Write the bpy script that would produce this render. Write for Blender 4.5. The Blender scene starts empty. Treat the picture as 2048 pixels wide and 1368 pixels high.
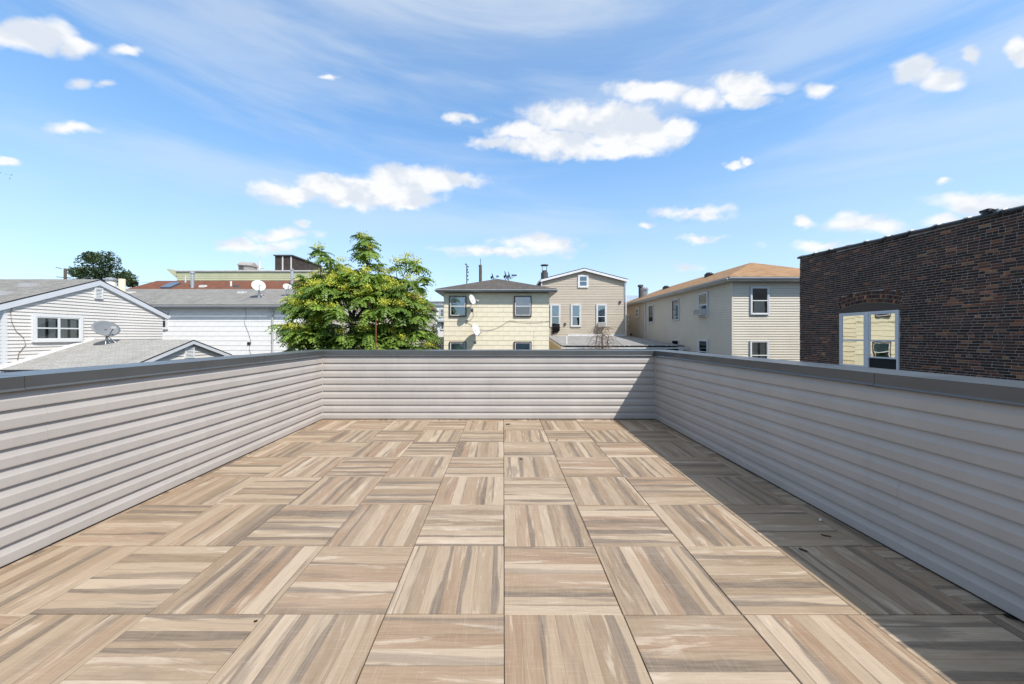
import bpy, math, random
from math import radians, sin, cos, pi, atan, sqrt
from mathutils import Vector, Matrix
random.seed(7)
R = random.Random(11)
S = bpy.context.scene
C = S.collection

# ------------------------------------------------------------------ camera, sky, sun, exposure
F = 735.0                      # focal length in photo pixels (photo 2048 wide)
H = 1.43                       # eye height above the terrace tiles
CX, CY = 1007.0, 671.0         # vanishing point of the terrace in photo pixels
cam_d = bpy.data.cameras.new('camera'); cam = bpy.data.objects.new('camera', cam_d); C.objects.link(cam)
cam.location = (0, 0, H); cam.rotation_euler = (radians(90), 0, 0)
cam_d.sensor_width = 36; cam_d.lens = F / 2048 * 36
cam_d.shift_x = (1024 - CX) / 2048; cam_d.shift_y = -(684 - CY) / 2048
cam_d.clip_start = 0.05; cam_d.clip_end = 4000
S.camera = cam

SUN = Vector((0.60, -0.62, 1.0)).normalized()      # towards the sun
EL = math.asin(SUN.z); AZ = math.atan2(SUN.x, SUN.y)
sun_d = bpy.data.lights.new('sun', 'SUN'); sun_d.energy = 4.15; sun_d.angle = radians(0.53); sun_d.color = (1, .96, .90)
sun = bpy.data.objects.new('sun', sun_d); C.objects.link(sun)
sun.rotation_euler = (-SUN).to_track_quat('-Z', 'Y').to_euler(); sun.location = SUN * 60
S.view_settings.view_transform = 'Standard'; S.view_settings.look = 'None'
S.view_settings.exposure = 0.55; S.view_settings.gamma = 1.0
S.render.engine = 'CYCLES'
S.render.resolution_x = 1024; S.render.resolution_y = 684

class G:
    """small node-graph writer"""
    def __init__(s, nt): s.nt = nt; s.nt.nodes.clear()
    def n(s, t, props=None, **ins):
        nd = s.nt.nodes.new(t)
        for k, v in (props or {}).items(): setattr(nd, k, v)
        for k, v in ins.items():
            key = int(k[1:]) if k[0] == 'i' and k[1:].isdigit() else k.replace('_', ' ')
            s.set(nd.inputs[key], v)
        return nd
    def set(s, sock, v):
        if isinstance(v, bpy.types.NodeSocket): s.nt.links.new(v, sock)
        else:
            if hasattr(sock.default_value, '__len__') and isinstance(v, (tuple, list)) and len(v) == 3 and len(sock.default_value) == 4: v = (*v, 1)
            sock.default_value = v
    def m(s, op, a, b=None, c=None, clamp=False):
        nd = s.nt.nodes.new('ShaderNodeMath'); nd.operation = op; nd.use_clamp = clamp
        for i, v in enumerate((a, b, c)):
            if v is not None: s.set(nd.inputs[i], v)
        return nd.outputs[0]
    def v(s, op, a, b=None, c=None):
        nd = s.nt.nodes.new('ShaderNodeVectorMath'); nd.operation = op
        for i, v in enumerate((a, b, c)):
            if v is not None: s.set(nd.inputs[i], v)
        return nd.outputs[1] if op in ('LENGTH', 'DOT_PRODUCT', 'DISTANCE') else nd.outputs[0]
    def xyz(s, x, y, z): return s.n('ShaderNodeCombineXYZ', None, X=x, Y=y, Z=z).outputs[0]
    def sep(s, vec): return s.n('ShaderNodeSeparateXYZ', None, Vector=vec).outputs
    def noise(s, vec, scale, detail=3, rough=.5, dist=0):
        return s.n('ShaderNodeTexNoise', None, Vector=vec, Scale=scale, Detail=detail, Roughness=rough, Distortion=dist).outputs['Fac']
    def smooth(s, x, a, b):
        nd = s.n('ShaderNodeMapRange', {'interpolation_type': 'SMOOTHSTEP'}, Value=x, From_Min=a, From_Max=b); return nd.outputs[0]
    def lin(s, x, a, b, c=0., d=1.):
        nd = s.n('ShaderNodeMapRange', None, Value=x, From_Min=a, From_Max=b, To_Min=c, To_Max=d); return nd.outputs[0]
    def mix(s, f, a, b, blend='MIX'):
        nd = s.nt.nodes.new('ShaderNodeMix'); nd.data_type = 'RGBA'; nd.blend_type = blend
        s.set(nd.inputs[0], f); s.set(nd.inputs[6], a); s.set(nd.inputs[7], b); return nd.outputs[2]
    def ramp(s, f, stops, interp='LINEAR'):
        nd = s.nt.nodes.new('ShaderNodeValToRGB'); s.set(nd.inputs[0], f); cr = nd.color_ramp; cr.interpolation = interp
        while len(cr.elements) < len(stops): cr.elements.new(.5)
        for e, (p, c) in zip(cr.elements, stops): e.position = p; e.color = (*c, 1)
        return nd.outputs[0]

# ---- world: Nishita sky with cumulus and cirrus, all in azimuth / elevation (infinitely far)
W = bpy.data.worlds.new('World'); S.world = W; W.use_nodes = True
def build_world():
    g = G(W.node_tree)
    sky = g.n('ShaderNodeTexSky', {'sky_type': 'NISHITA', 'sun_disc': False, 'sun_elevation': EL, 'sun_rotation': AZ, 'altitude': 0., 'air_density': 1.0, 'dust_density': 0.6, 'ozone_density': 2.5})
    d = g.n('ShaderNodeTexCoord').outputs['Generated']
    x, y, z = g.sep(d)
    az = g.m('ARCTAN2', x, y); el = g.m('ARCSINE', z)
    yy = g.m('MAXIMUM', y, .08)
    p0 = g.xyz(g.m('DIVIDE', x, yy), g.m('DIVIDE', z, yy), 0)
    q = g.v('MULTIPLY', d, (1, 1, 1.5))
    def wn(s_, k): return g.v('MULTIPLY', g.v('SUBTRACT', g.n('ShaderNodeTexNoise', None, Vector=q, Scale=s_, Detail=4., Roughness=.55).outputs['Color'], (.5, .5, .5)), (k, k * .55, 0))
    p = g.v('ADD', g.v('ADD', p0, wn(9., .16)), wn(38., .035))
    blobs = [(1175,238,150,36),(1110,288,120,32),(1265,265,125,40),(1335,257,62,22),(990,282,62,13),(1230,298,90,20),(1040,262,70,24),
        (585,385,100,22),(700,378,130,32),(820,358,125,34),(790,396,110,20),(905,358,58,20),(640,362,60,22),
        (1305,186,100,26),(1405,200,50,20),(1500,170,82,23),(1492,198,48,16),(1628,181,34,19),
        (1835,140,46,30),(1885,162,55,24),(1955,118,15,15),(2042,106,30,28),
        (55,75,95,34),(150,95,50,18),(245,95,38,12),(160,163,36,15),(216,165,26,12),(155,257,46,11),
        (930,235,36,11),(1468,328,28,8),(1500,320,24,8),(1895,363,24,8),(12,315,28,8),
        (1390,430,85,12),(1297,455,22,7),(1400,475,62,8),(1600,445,25,10),(1735,450,88,17),(1960,405,105,20),
        (1075,488,85,20),(560,468,62,13),(520,492,85,13),(1620,492,85,13),(1372,530,42,8),(1000,506,130,12),(1905,436,50,14),(595,450,20,9),(640,158,34,9)]
    cur = None
    for (px, py, hw, hh) in blobs:
        a = (px - CX) / F; e = (CY - py) / F; wa = hw / F; we = hh / F
        l = g.v('LENGTH', g.v('MULTIPLY_ADD', p, (1 / wa, 1 / we, 0), (-a / wa, -e / we, 0)))
        l = g.m('MULTIPLY', g.m('SUBTRACT', 1.0, l), min(1.0, max(.55, hh / 26)))
        cur = l if cur is None else g.m('MAXIMUM', cur, l)
    n1 = g.noise(q, 13, 8, .56, .1)
    # the same kind of cloud goes on round the rest of the sky
    far = g.m('MULTIPLY', g.lin(g.noise(g.v('MULTIPLY', d, (1, 1, 2.2)), 3.3, 3, .5), .56, .75, -1, .9), 1)
    side = g.smooth(g.m('ABSOLUTE', az), 1.02, 1.25)
    over = g.smooth(el, .80, .95)
    outm = g.m('MAXIMUM', side, over)
    cur = g.m('ADD', g.m('MULTIPLY', cur, g.m('SUBTRACT', 1.0, outm)), g.m('MULTIPLY', far, outm))
    f = g.m('ADD', cur, g.m('MULTIPLY', g.m('SUBTRACT', n1, .5), 1.15))
    dens = g.smooth(f, -.16, .42)
    ns1 = g.noise(q, 12, 4, .5); ns2 = g.noise(g.v('ADD', q, (.012, 0, .045)), 12, 4, .5)
    lit = g.smooth(g.m('SUBTRACT', ns1, ns2), -.14, .08)
    ccol = g.mix(lit, (.76, .81, .885), (1.0, .998, .99))
    # cirrus
    rot = g.xyz(g.m('MULTIPLY', az, .85), g.m('ADD', g.m('MULTIPLY', el, 5.5), g.m('MULTIPLY', az, .25)), 7.4)
    ci = g.noise(rot, 1.6, 6, .56, .35)
    ci = g.m('MULTIPLY', g.smooth(ci, .40, .70), g.smooth(el, .16, .42))
    veil = g.m('ADD', .07, g.m('MULTIPLY', g.lin(g.noise(q, 3.0, 3, .5), .3, .7, .75, 1.1), g.m('MULTIPLY', g.smooth(el, .55, -.02), .52)))
    a1 = g.m('ADD', g.m('ADD', g.m('MULTIPLY', ci, .34), g.m('MULTIPLY', g.smooth(el, .5, 1.0), .5)), veil, clamp=True)
    skyc = g.mix(1.0, g.n('ShaderNodeGamma', None, Color=sky.outputs[0], Gamma=.78).outputs[0], SKYTINT, 'MULTIPLY')
    hs = g.n('ShaderNodeHueSaturation', None, Hue=.5, Saturation=SKYSAT, Value=1.0, Fac=1.0, Color=skyc)
    b1 = g.n('ShaderNodeBackground', None, Color=hs.outputs[0], Strength=SKYSTR)
    b2 = g.n('ShaderNodeBackground', None, Color=(.87, .935, .985), Strength=.66)
    b3 = g.n('ShaderNodeBackground', None, Color=ccol, Strength=.70)
    m1 = g.n('ShaderNodeMixShader', None, i0=a1, i1=b1.outputs[0], i2=b2.outputs[0])
    m2 = g.n('ShaderNodeMixShader', None, i0=g.m('MULTIPLY', dens, .93), i1=m1.outputs[0], i2=b3.outputs[0])
    o = g.n('ShaderNodeOutputWorld'); g.nt.links.new(m2.outputs[0], o.inputs[0])
SKYTINT = (1.26, 1.48, 1.64); SKYSAT = 1.2; SKYSTR = .15
build_world()

# ------------------------------------------------------------------ helpers
def P(px, py, D): return Vector(((px - CX) / F * D, D, H + (CY - py) / F * D))
def XX(px, D): return (px - CX) / F * D
def ZZ(py, D): return H + (CY - py) / F * D
def YS(px, X): return X * F / (px - CX)           # depth of a pixel column on a plane X = const

class MB:
    def __init__(s): s.v = []; s.f = []; s.mi = []; s.col = []
    def face(s, pts, mi=0, col=None):
        b = len(s.v); s.v += [tuple(p) for p in pts]; s.f.append(tuple(range(b, b + len(pts)))); s.mi.append(mi); s.col.append(col)
    def box(s, a, b, mi=0, col=None):
        x0, x1 = sorted((a[0], b[0])); y0, y1 = sorted((a[1], b[1])); z0, z1 = sorted((a[2], b[2]))
        k = len(s.v)
        s.v += [(x0,y0,z0),(x1,y0,z0),(x1,y1,z0),(x0,y1,z0),(x0,y0,z1),(x1,y0,z1),(x1,y1,z1),(x0,y1,z1)]
        for q in ((3,2,1,0),(4,5,6,7),(0,1,5,4),(1,2,6,5),(2,3,7,6),(3,0,4,7)):
            s.f.append(tuple(k + i for i in q)); s.mi.append(mi); s.col.append(col)
    def hexa(s, p, mi=0, col=None):               # 8 points: bottom loop then top loop
        k = len(s.v); s.v += [tuple(q) for q in p]
        for q in ((3,2,1,0),(4,5,6,7),(0,1,5,4),(1,2,6,5),(2,3,7,6),(3,0,4,7)):
            s.f.append(tuple(k + i for i in q)); s.mi.append(mi); s.col.append(col)
    def slab(s, poly, off, mi=0):                 # polygon extruded by the vector off
        n = len(poly); k = len(s.v); off = Vector(off)
        s.v += [tuple(Vector(q)) for q in poly] + [tuple(Vector(q) + off) for q in poly]
        s.f.append(tuple(range(k, k + n))); s.f.append(tuple(range(k + 2 * n - 1, k + n - 1, -1)))
        for i in range(n):
            j = (i + 1) % n; s.f.append((k + j, k + i, k + n + i, k + n + j))
        s.mi += [mi] * (n + 2); s.col += [None] * (n + 2)
    def tube(s, pts, r, n=6, mi=0, r2=None, caps=True):
        pts = [Vector(p) for p in pts]; k = len(s.v); m = len(pts)
        for i, p in enumerate(pts):
            t = (pts[min(i + 1, m - 1)] - pts[max(i - 1, 0)]).normalized()
            a = t.cross(Vector((0, 0, 1)))
            if a.length < 1e-3: a = t.cross(Vector((0, 1, 0)))
            a.normalize(); b = t.cross(a)
            rr = r if r2 is None else r + (r2 - r) * i / max(1, m - 1)
            for j in range(n):
                q = 2 * pi * j / n; s.v.append(tuple(p + a * (rr * cos(q)) + b * (rr * sin(q))))
        for i in range(m - 1):
            for j in range(n):
                j2 = (j + 1) % n; s.f.append((k + i*n + j, k + i*n + j2, k + (i+1)*n + j2, k + (i+1)*n + j)); s.mi.append(mi); s.col.append(None)
        if caps:
            s.f.append(tuple(k + j for j in range(n - 1, -1, -1))); s.f.append(tuple(k + (m-1)*n + j for j in range(n))); s.mi += [mi, mi]; s.col += [None, None]
    def prof(s, prof, A, B, side, mi=0):          # profile (out, z) swept from A to B; side = outward unit vector
        A = Vector(A); B = Vector(B); side = Vector(side); k = len(s.v); n = len(prof)
        for p in (A, B): s.v += [tuple(p + side * o + Vector((0, 0, z))) for o, z in prof]
        for i in range(n):
            j = (i + 1) % n; s.f.append((k + i, k + j, k + n + j, k + n + i)); s.mi.append(mi); s.col.append(None)
        s.f.append(tuple(range(k + n - 1, k - 1, -1))); s.f.append(tuple(range(k + n, k + 2*n))); s.mi += [mi, mi]; s.col += [None, None]
    def mesh(s, name, mats, smooth=False):
        me = bpy.data.meshes.new(name); me.from_pydata(s.v, [], s.f)
        for m in mats: me.materials.append(m)
        me.polygons.foreach_set('material_index', s.mi)
        if any(c is not None for c in s.col):
            at = me.attributes.new('tone', 'FLOAT_COLOR', 'FACE')
            flat = []
            for c in s.col: flat += list(c or (.5, .5, .5)) + [1]
            at.data.foreach_set('color', flat)
        if smooth: me.polygons.foreach_set('use_smooth', [True] * len(me.polygons))
        me.update(); return me
    def build(s, name, mat, parent=None, smooth=False, loc=None):
        mats = mat if isinstance(mat, (list, tuple)) else [mat]
        o = bpy.data.objects.new(name, s.mesh(name, mats, smooth)); C.objects.link(o)
        if loc is not None: o.location = loc
        if parent is not None: o.parent = parent
        return o
def tag(o, label=None, cat=None, group=None, kind=None):
    if label: o['label'] = label
    if cat: o['category'] = cat
    if group: o['group'] = group
    if kind: o['kind'] = kind
    return o
def empty(name, loc, label, cat, group=None):
    o = bpy.data.objects.new(name, None); C.objects.link(o); o.location = loc; o.empty_display_size = .2
    bpy.context.view_layer.update()
    return tag(o, label, cat, group)
class Thing:
    """an Empty at the base; parts are given in world coordinates"""
    def __init__(s, name, loc, label, cat, group=None): s.o = empty(name, loc, label, cat, group); s.loc = Vector(loc)
    def part(s, mb, name, mat, kind=None, smooth=False, under=None, label=None):
        o = mb.build(name, mat, smooth=smooth); o.parent = under or s.o
        o.location = -s.loc if under is None else (0, 0, 0)   # parents are never rotated, parts keep world coordinates
        if kind: o['kind'] = kind
        if label: o['label'] = label
        return o

# ------------------------------------------------------------------ materials
def new_mat(name):
    m = bpy.data.materials.new(name); m.use_nodes = True; return m, G(m.node_tree)
def fin(g, col, rough=.6, bump=None, bstr=.3, bdist=.01, spec=.4, **kw):
    b = g.n('ShaderNodeBsdfPrincipled', None, Base_Color=col, Roughness=rough)
    b.inputs['Specular IOR Level'].default_value = spec
    for k, v in kw.items(): g.set(b.inputs[k.replace('_', ' ')], v)
    if bump is not None:
        nb = g.n('ShaderNodeBump', None, Height=bump, Strength=bstr, Distance=bdist); g.nt.links.new(nb.outputs[0], b.inputs['Normal'])
    o = g.n('ShaderNodeOutputMaterial'); g.nt.links.new(b.outputs[0], o.inputs[0]); return b
def sc(c, k): return tuple(min(1, x * k) for x in c)
def painted(name, c, rough=.55, var=.12, dirt=.25, scale=1.5, dirtcol=None, streak=True, spec=.3, metal=0., wave=0.):
    """plain paint / vinyl / metal with weather: blotches, thin vertical rain streaks, fine grain"""
    c = sc(c, .80); dirtcol = dirtcol and sc(dirtcol, .8)
    m, g = new_mat(name); co = g.n('ShaderNodeTexCoord').outputs['Object']
    a = g.noise(co, scale, 4, .55); b = g.noise(g.v('MULTIPLY', co, (9, 9, .7)), 1.4, 4, .6); f = g.noise(co, 60, 3, .6)
    col = g.mix(g.smooth(a, .3, .7), sc(c, 1 - var), sc(c, 1 + var * .6))
    if dirt and streak: col = g.mix(g.m('MULTIPLY', g.smooth(b, .52, .8), dirt), col, dirtcol or sc(c, .45))
    col = g.mix(g.m('MULTIPLY', g.smooth(f, .55, .75), .12), col, sc(c, .6))
    if wave:      # oil-canning of thin sheet
        f = g.m('ADD', g.m('MULTIPLY', f, .1), g.m('MULTIPLY', g.noise(g.v('MULTIPLY', co, (1, 1, .6)), 2.3, 2, .5), 6.))
    fin(g, col, g.lin(a, .3, .7, rough - .04, rough + .05), f, wave or .05, .006 if wave else .002, spec, Metallic=metal); return m
def shingle(name, c1, c2, c3, per=.145, stain=(.12, .11, .1), st=.35):
    """asphalt roof shingles: courses, tabs, granules, run-down stains"""
    c1, c2, c3 = sc(c1, .84), sc(c2, .84), sc(c3, .84)
    m, g = new_mat(name); co = g.n('ShaderNodeTexCoord').outputs['Object']; x, y, z = g.sep(co)
    vec = g.xyz(g.m('ADD', x, y), g.m('MULTIPLY', z, 2.9), 0)
    br = g.n('ShaderNodeTexBrick', {'offset': .37}, Vector=vec, Color1=(0, 0, 0), Color2=(1, 1, 1), Mortar=(.5, .5, .5), Scale=1.0, Mortar_Size=.008, Bias=0., Brick_Width=.30, Row_Height=per)
    k = g.n('ShaderNodeSeparateColor', None, Color=br.outputs[0]).outputs[0]
    n = g.noise(co, 90, 2, .6); big = g.noise(co, .9, 4, .6); run = g.noise(g.v('MULTIPLY', co, (3.2, .35, .9)), 1.1, 4, .6)
    col = g.ramp(g.m('ADD', .12, g.m('ADD', g.m('MULTIPLY', k, .34), g.m('MULTIPLY', n, .5))), [(.2, c1), (.55, c2), (.9, c3)])
    col = g.mix(g.m('MULTIPLY', br.outputs[1], .55), col, sc(c1, .4))
    col = g.mix(g.m('MULTIPLY', g.smooth(run, .45, .75), st), col, stain)
    col = g.mix(g.m('MULTIPLY', g.smooth(big, .5, .75), .2), col, c3)
    fin(g, col, .92, g.m('ADD', g.m('MULTIPLY', br.outputs[1], -1.2), g.m('ADD', n, g.m('MULTIPLY', k, .4))), .5, .008, .15); return m
def tile_mat():
    m, g = new_mat('wood_print_porcelain'); co = g.n('ShaderNodeTexCoord').outputs['Object']; rnd = g.n('ShaderNodeObjectInfo').outputs['Random']
    x, y, z = g.sep(co); u = g.m('DIVIDE', x, .6096); v = g.m('DIVIDE', y, .6096)
    w = g.m('ADD', g.m('MULTIPLY', u, 6.9), g.m('MULTIPLY', rnd, 91.))
    vo = g.n('ShaderNodeTexVoronoi', {'voronoi_dimensions': '1D', 'feature': 'F1'}, W=w, Scale=1.0, Randomness=.75)
    ve = g.n('ShaderNodeTexVoronoi', {'voronoi_dimensions': '1D', 'feature': 'DISTANCE_TO_EDGE'}, W=w, Scale=1.0, Randomness=.75)
    cs = g.n('ShaderNodeSeparateColor', None, Color=vo.outputs['Color']).outputs
    r31 = g.m('MULTIPLY', rnd, 37.)
    # long curved heart-wood streaks, cut off at plank joints
    sv = g.xyz(g.m('ADD', g.m('MULTIPLY', u, 5.2), g.m('MULTIPLY', cs[0], 17.)), g.m('ADD', g.m('MULTIPLY', v, .55), g.m('MULTIPLY', cs[1], 9.)), g.m('ADD', r31, g.m('MULTIPLY', cs[2], 3.)))
    st = g.noise(sv, 1.0, 6, .56, .5)
    tt = g.m('SUBTRACT', w, vo.outputs['W'])
    wob = g.noise(g.xyz(g.m('MULTIPLY', v, 1.0), g.m('MULTIPLY', cs[0], 23.), g.m('ADD', r31, g.m('MULTIPLY', cs[1], 11.))), 1.0, 3, .45, .3)
    side_ = g.m('MULTIPLY', tt, g.m('SUBTRACT', g.m('MULTIPLY', g.m('GREATER_THAN', cs[2], .5), 2.), 1.))
    grain = g.noise(g.xyz(g.m('MULTIPLY', u, 75.), g.m('MULTIPLY', v, 3.2), r31), 1.0, 5, .62, .6)
    grain2 = g.noise(g.xyz(g.m('MULTIPLY', u, 22.), g.m('MULTIPLY', v, 1.6), r31), 1.0, 4, .6, 1.2)
    worn = g.noise(g.xyz(g.m('ADD', g.m('MULTIPLY', u, 9.), g.m('MULTIPLY', cs[2], 13.)), g.m('MULTIPLY', v, 1.1), g.m('ADD', r31, 5.)), 1.0, 6, .66, .8)
    saw = g.noise(g.xyz(g.m('MULTIPLY', u, 5.), g.m('MULTIPLY', v, 110.), r31), 1.0, 2, .5)
    base = g.ramp(cs[0], [(.0, (.215, .150, .093)), (.24, (.275, .197, .127)), (.46, (.345, .258, .174)), (.60, (.245, .155, .094)), (.74, (.300, .222, .146)), (1., (.425, .330, .238))])
    base = g.mix(g.m('MULTIPLY', g.smooth(grain2, .38, .7), .32), base, (.42, .325, .228))
    base = g.mix(g.m('MULTIPLY', g.smooth(worn, .54, .66), .48), base, (.53, .445, .345))
    hug = g.smooth(g.m('ADD', g.m('ADD', side_, g.m('MULTIPLY', g.m('SUBTRACT', wob, .5), 1.35)), g.m('MULTIPLY', g.m('SUBTRACT', grain, .5), .22)), g.lin(cs[0], 0, 1, -.12, .42), g.lin(cs[0], 0, 1, .02, .56))
    hug = g.m('MULTIPLY', hug, g.m('MULTIPLY', g.m('GREATER_THAN', cs[1], .36), .76))
    amt = g.m('MULTIPLY', g.smooth(g.m('ADD', st, g.m('MULTIPLY', g.m('SUBTRACT', grain, .5), .16)), .55, .64), g.lin(cs[1], 0, 1, .3, .6))
    amt = g.m('MAXIMUM', amt, hug)
    dark = g.mix(g.smooth(grain, .3, .7), (.076, .057, .042), (.205, .160, .120))
    col = g.mix(amt, base, dark)
    col = g.mix(g.m('MULTIPLY', g.smooth(grain, .48, .66), .55), col, g.mix(.5, col, (.16, .11, .075)))
    col = g.mix(g.m('MULTIPLY', g.smooth(saw, .55, .7), .10), col, (.55, .47, .38))
    joint = g.smooth(ve.outputs['Distance'], .028, .006)
    col = g.mix(g.m('MULTIPLY', joint, .55), col, (.16, .11, .07))
    # walked-in dust
    wc = g.n('ShaderNodeNewGeometry').outputs['Position']
    dust = g.noise(wc, 1.3, 5, .6); spot = g.noise(wc, 38, 2, .5)
    col = g.mix(g.m('MULTIPLY', g.smooth(dust, .45, .75), .14), col, (.45, .38, .31))
    col = g.mix(g.m('MULTIPLY', g.smooth(spot, .73, .78), .35), col, (.2, .16, .12))
    h = g.m('ADD', g.m('MULTIPLY', grain, .5), g.m('MULTIPLY', joint, -1.))
    fin(g, col, g.lin(dust, .3, .7, .5, .66), h, .18, .002, .35); return m
def brick_mat():
    m, g = new_mat('fired_brick'); co = g.n('ShaderNodeNewGeometry').outputs['Position']
    t = g.n('ShaderNodeAttribute', {'attribute_name': 'tone'}).outputs['Color']
    a = g.noise(co, 26, 4, .65); b = g.noise(co, 140, 3, .6)
    col = g.mix(g.smooth(a, .4, .75), t, g.mix(1.0, t, (.45, .42, .44), 'MULTIPLY'))
    col = g.mix(g.m('MULTIPLY', g.smooth(b, .58, .75), .35), col, g.mix(1.0, t, (1.9, 1.7, 1.5), 'MULTIPLY'))
    fin(g, col, .86, g.m('ADD', a, b), .55, .006, .25); return m
def glassy(name, refl=.25, tint=(.9, .95, 1.), wob=.02):
    m, g = new_mat(name); co = g.n('ShaderNodeTexCoord').outputs['Object']
    nb = g.n('ShaderNodeBump', None, Height=g.noise(co, 1.6, 2, .4), Strength=wob, Distance=.2)
    tr = g.n('ShaderNodeBsdfTransparent', None, Color=(.78, .82, .82)); gl = g.n('ShaderNodeBsdfGlossy', None, Color=tint, Roughness=.015, Normal=nb.outputs[0])
    fr = g.n('ShaderNodeFresnel', None, IOR=1.5).outputs[0]
    f = g.m('ADD', g.m('MULTIPLY', fr, .8), refl, clamp=True)
    mx = g.n('ShaderNodeMixShader', None, i0=f, i1=tr.outputs[0], i2=gl.outputs[0])
    o = g.n('ShaderNodeOutputMaterial'); g.nt.links.new(mx.outputs[0], o.inputs[0]); return m
def leafmat(name, c1, c2, tr=.35):
    m, g = new_mat(name); t = g.n('ShaderNodeAttribute', {'attribute_name': 'tone'}).outputs['Color']
    k = g.n('ShaderNodeSeparateColor', None, Color=t).outputs[0]
    col = g.mix(k, c1, c2)
    b = g.n('ShaderNodeBsdfPrincipled', None, Base_Color=col, Roughness=.45); b.inputs['Specular IOR Level'].default_value = .35
    tl = g.n('ShaderNodeBsdfTranslucent', None, Color=g.mix(1.0, col, (1.25, 1.3, .6), 'MULTIPLY'))
    mx = g.n('ShaderNodeMixShader', None, i0=tr, i1=b.outputs[0], i2=tl.outputs[0])
    o = g.n('ShaderNodeOutputMaterial'); g.nt.links.new(mx.outputs[0], o.inputs[0]); return m
def bark(name, c):
    m, g = new_mat(name); co = g.n('ShaderNodeTexCoord').outputs['Object']
    n = g.noise(g.v('MULTIPLY', co, (14, 14, 2.5)), 1.5, 5, .65)
    fin(g, g.ramp(n, [(.3, sc(c, .5)), (.7, sc(c, 1.4))]), .9, n, .8, .02, .2); return m

M = {}
M['tile'] = tile_mat()
M['membrane'] = painted('black_roof_membrane', (.02, .02, .022), .8)
M['siding'] = painted('clay_vinyl_siding', (.464, .422, .386), .42, .06, .12, 2.2, spec=.35, wave=.5)
M['post'] = painted('pale_vinyl_trim', (.60, .55, .52), .4, .04, .05)
M['coping'] = painted('charcoal_coping_metal', (.066, .069, .070), .30, .10, .12, 3, spec=.9, wave=.35)
M['vin_beige'] = painted('beige_vinyl', (.74, .70, .65), .5, .05, .12, .8, dirtcol=(.42, .38, .33))
M['vin_tan'] = painted('tan_vinyl', (.67, .615, .515), .5, .05, .12, .8)
M['vin_ochre'] = painted('ochre_siding', (.47, .37, .19), .55, .1, .2, .8)
M['clap_khaki'] = painted('khaki_clapboard', (.545, .47, .37), .55, .06, .15, .8)
M['green_clap'] = painted('pale_green_clapboard', (.56, .56, .36), .6, .07, .2, .7)
M['pink_clap'] = painted('pale_rose_beige_clapboard', (.60, .53, .48), .6, .06, .15)
M['sh_yellow'] = painted('cream_yellow_cement_shingle', (.875, .775, .575), .7, .07, .22, 1.2, dirtcol=(.45, .37, .22))
M['sh_white'] = painted('white_cement_shingle', (.89, .87, .83), .7, .05, .25, 1.0, dirtcol=(.5, .46, .4))
M['white'] = painted('white_paint', (.80, .80, .79), .45, .04, .12)
M['white_old'] = painted('weathered_white_paint', (.66, .65, .62), .6, .1, .4)
M['grey_gutter'] = painted('grey_gutter_metal', (.50, .50, .50), .45, .07, .25)
M['grey_trim'] = painted('bluish_white_trim', (.68, .70, .74), .45, .04, .1)
M['brown_trim'] = painted('brown_trim_paint', (.085, .045, .032), .5, .1, .1)
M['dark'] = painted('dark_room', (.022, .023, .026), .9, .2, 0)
M['black'] = painted('black_metal', (.018, .018, .02), .5, .1, .05)
M['soot'] = painted('sooty_steel', (.10, .10, .10), .6, .2, .3)
M['galv'] = painted('galvanised_steel', (.55, .56, .57), .38, .1, .2, metal=.6)
M['dish'] = painted('grey_dish_enamel', (.21, .22, .23), .45, .05, .1)
M['dish_w'] = painted('pale_dish_enamel', (.68, .68, .66), .45, .05, .1)
M['cable'] = painted('black_cable', (.03, .03, .03), .6)
M['cable_b'] = painted('brown_cable', (.20, .14, .09), .6)
M['curtain'] = painted('cream_curtain', (.85, .82, .75), .9, .05, 0)
M['blind'] = painted('white_blind', (.72, .74, .76), .7, .04, 0)
M['panel_b'] = painted('dark_brown_panel', (.075, .058, .046), .55, .08, .1)
M['wood_dark'] = painted('dark_weathered_boards', (.06, .047, .04), .8, .25, .5, 3, dirtcol=(.12, .1, .09))
M['pole'] = bark('pole_wood', (.11, .09, .075))
M['bark'] = bark('grey_brown_bark', (.10, .078, .06))
M['vine'] = bark('dry_vine_wood', (.17, .115, .085))
M['rust'] = painted('rusty_steel', (.22, .09, .04), .8, .3, .4, 8)
M['rf_grey'] = shingle('pale_grey_roof_shingles', (.19, .182, .168), (.255, .243, .224), (.33, .312, .285), st=.45)
M['rf_wing'] = shingle('light_grey_roof_shingles', (.30, .285, .26), (.36, .345, .32), (.43, .41, .375), .12, st=.45, stain=(.19, .175, .15))
M['rf_dark'] = shingle('charcoal_brown_roof_shingles', (.065, .055, .05), (.11, .095, .085), (.16, .135, .115))
M['rf_red'] = shingle('rust_red_roof_shingles', (.13, .05, .03), (.19, .075, .045), (.25, .10, .06))
M['rf_tan'] = shingle('tan_roof_shingles', (.22, .12, .06), (.36, .215, .115), (.48, .31, .18), st=.12)
M['rf_flat'] = shingle('grey_roll_roofing', (.24, .235, .23), (.31, .30, .29), (.38, .37, .36), .9, st=.45)
M['rf_blue'] = painted('blue_grey_metal_roof', (.34, .40, .47), .5)
M['edge'] = painted('dark_drip_edge', (.05, .05, .055), .5)
M['brick'] = brick_mat()
M['mortar'] = painted('grey_mortar', (.39, .35, .325), .95, .15, .2, 4)
M['coptile'] = painted('black_glazed_coping_tile', (.035, .034, .036), .45, .25, .2, 6)
M['greybrick'] = painted('grey_block_wall', (.16, .155, .15), .9, .25, .3, 6)
M['asphalt'] = painted('asphalt_yard', (.07, .07, .07), .9, .25, 0, .3)
M['glass'] = glassy('window_glass', .16); M['glass_m'] = glassy('strongly_reflecting_glass', .14, (.80, .80, .70), .012)
M['glass_d'] = glassy('dim_window_glass', .02, (.22, .25, .28))
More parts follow.
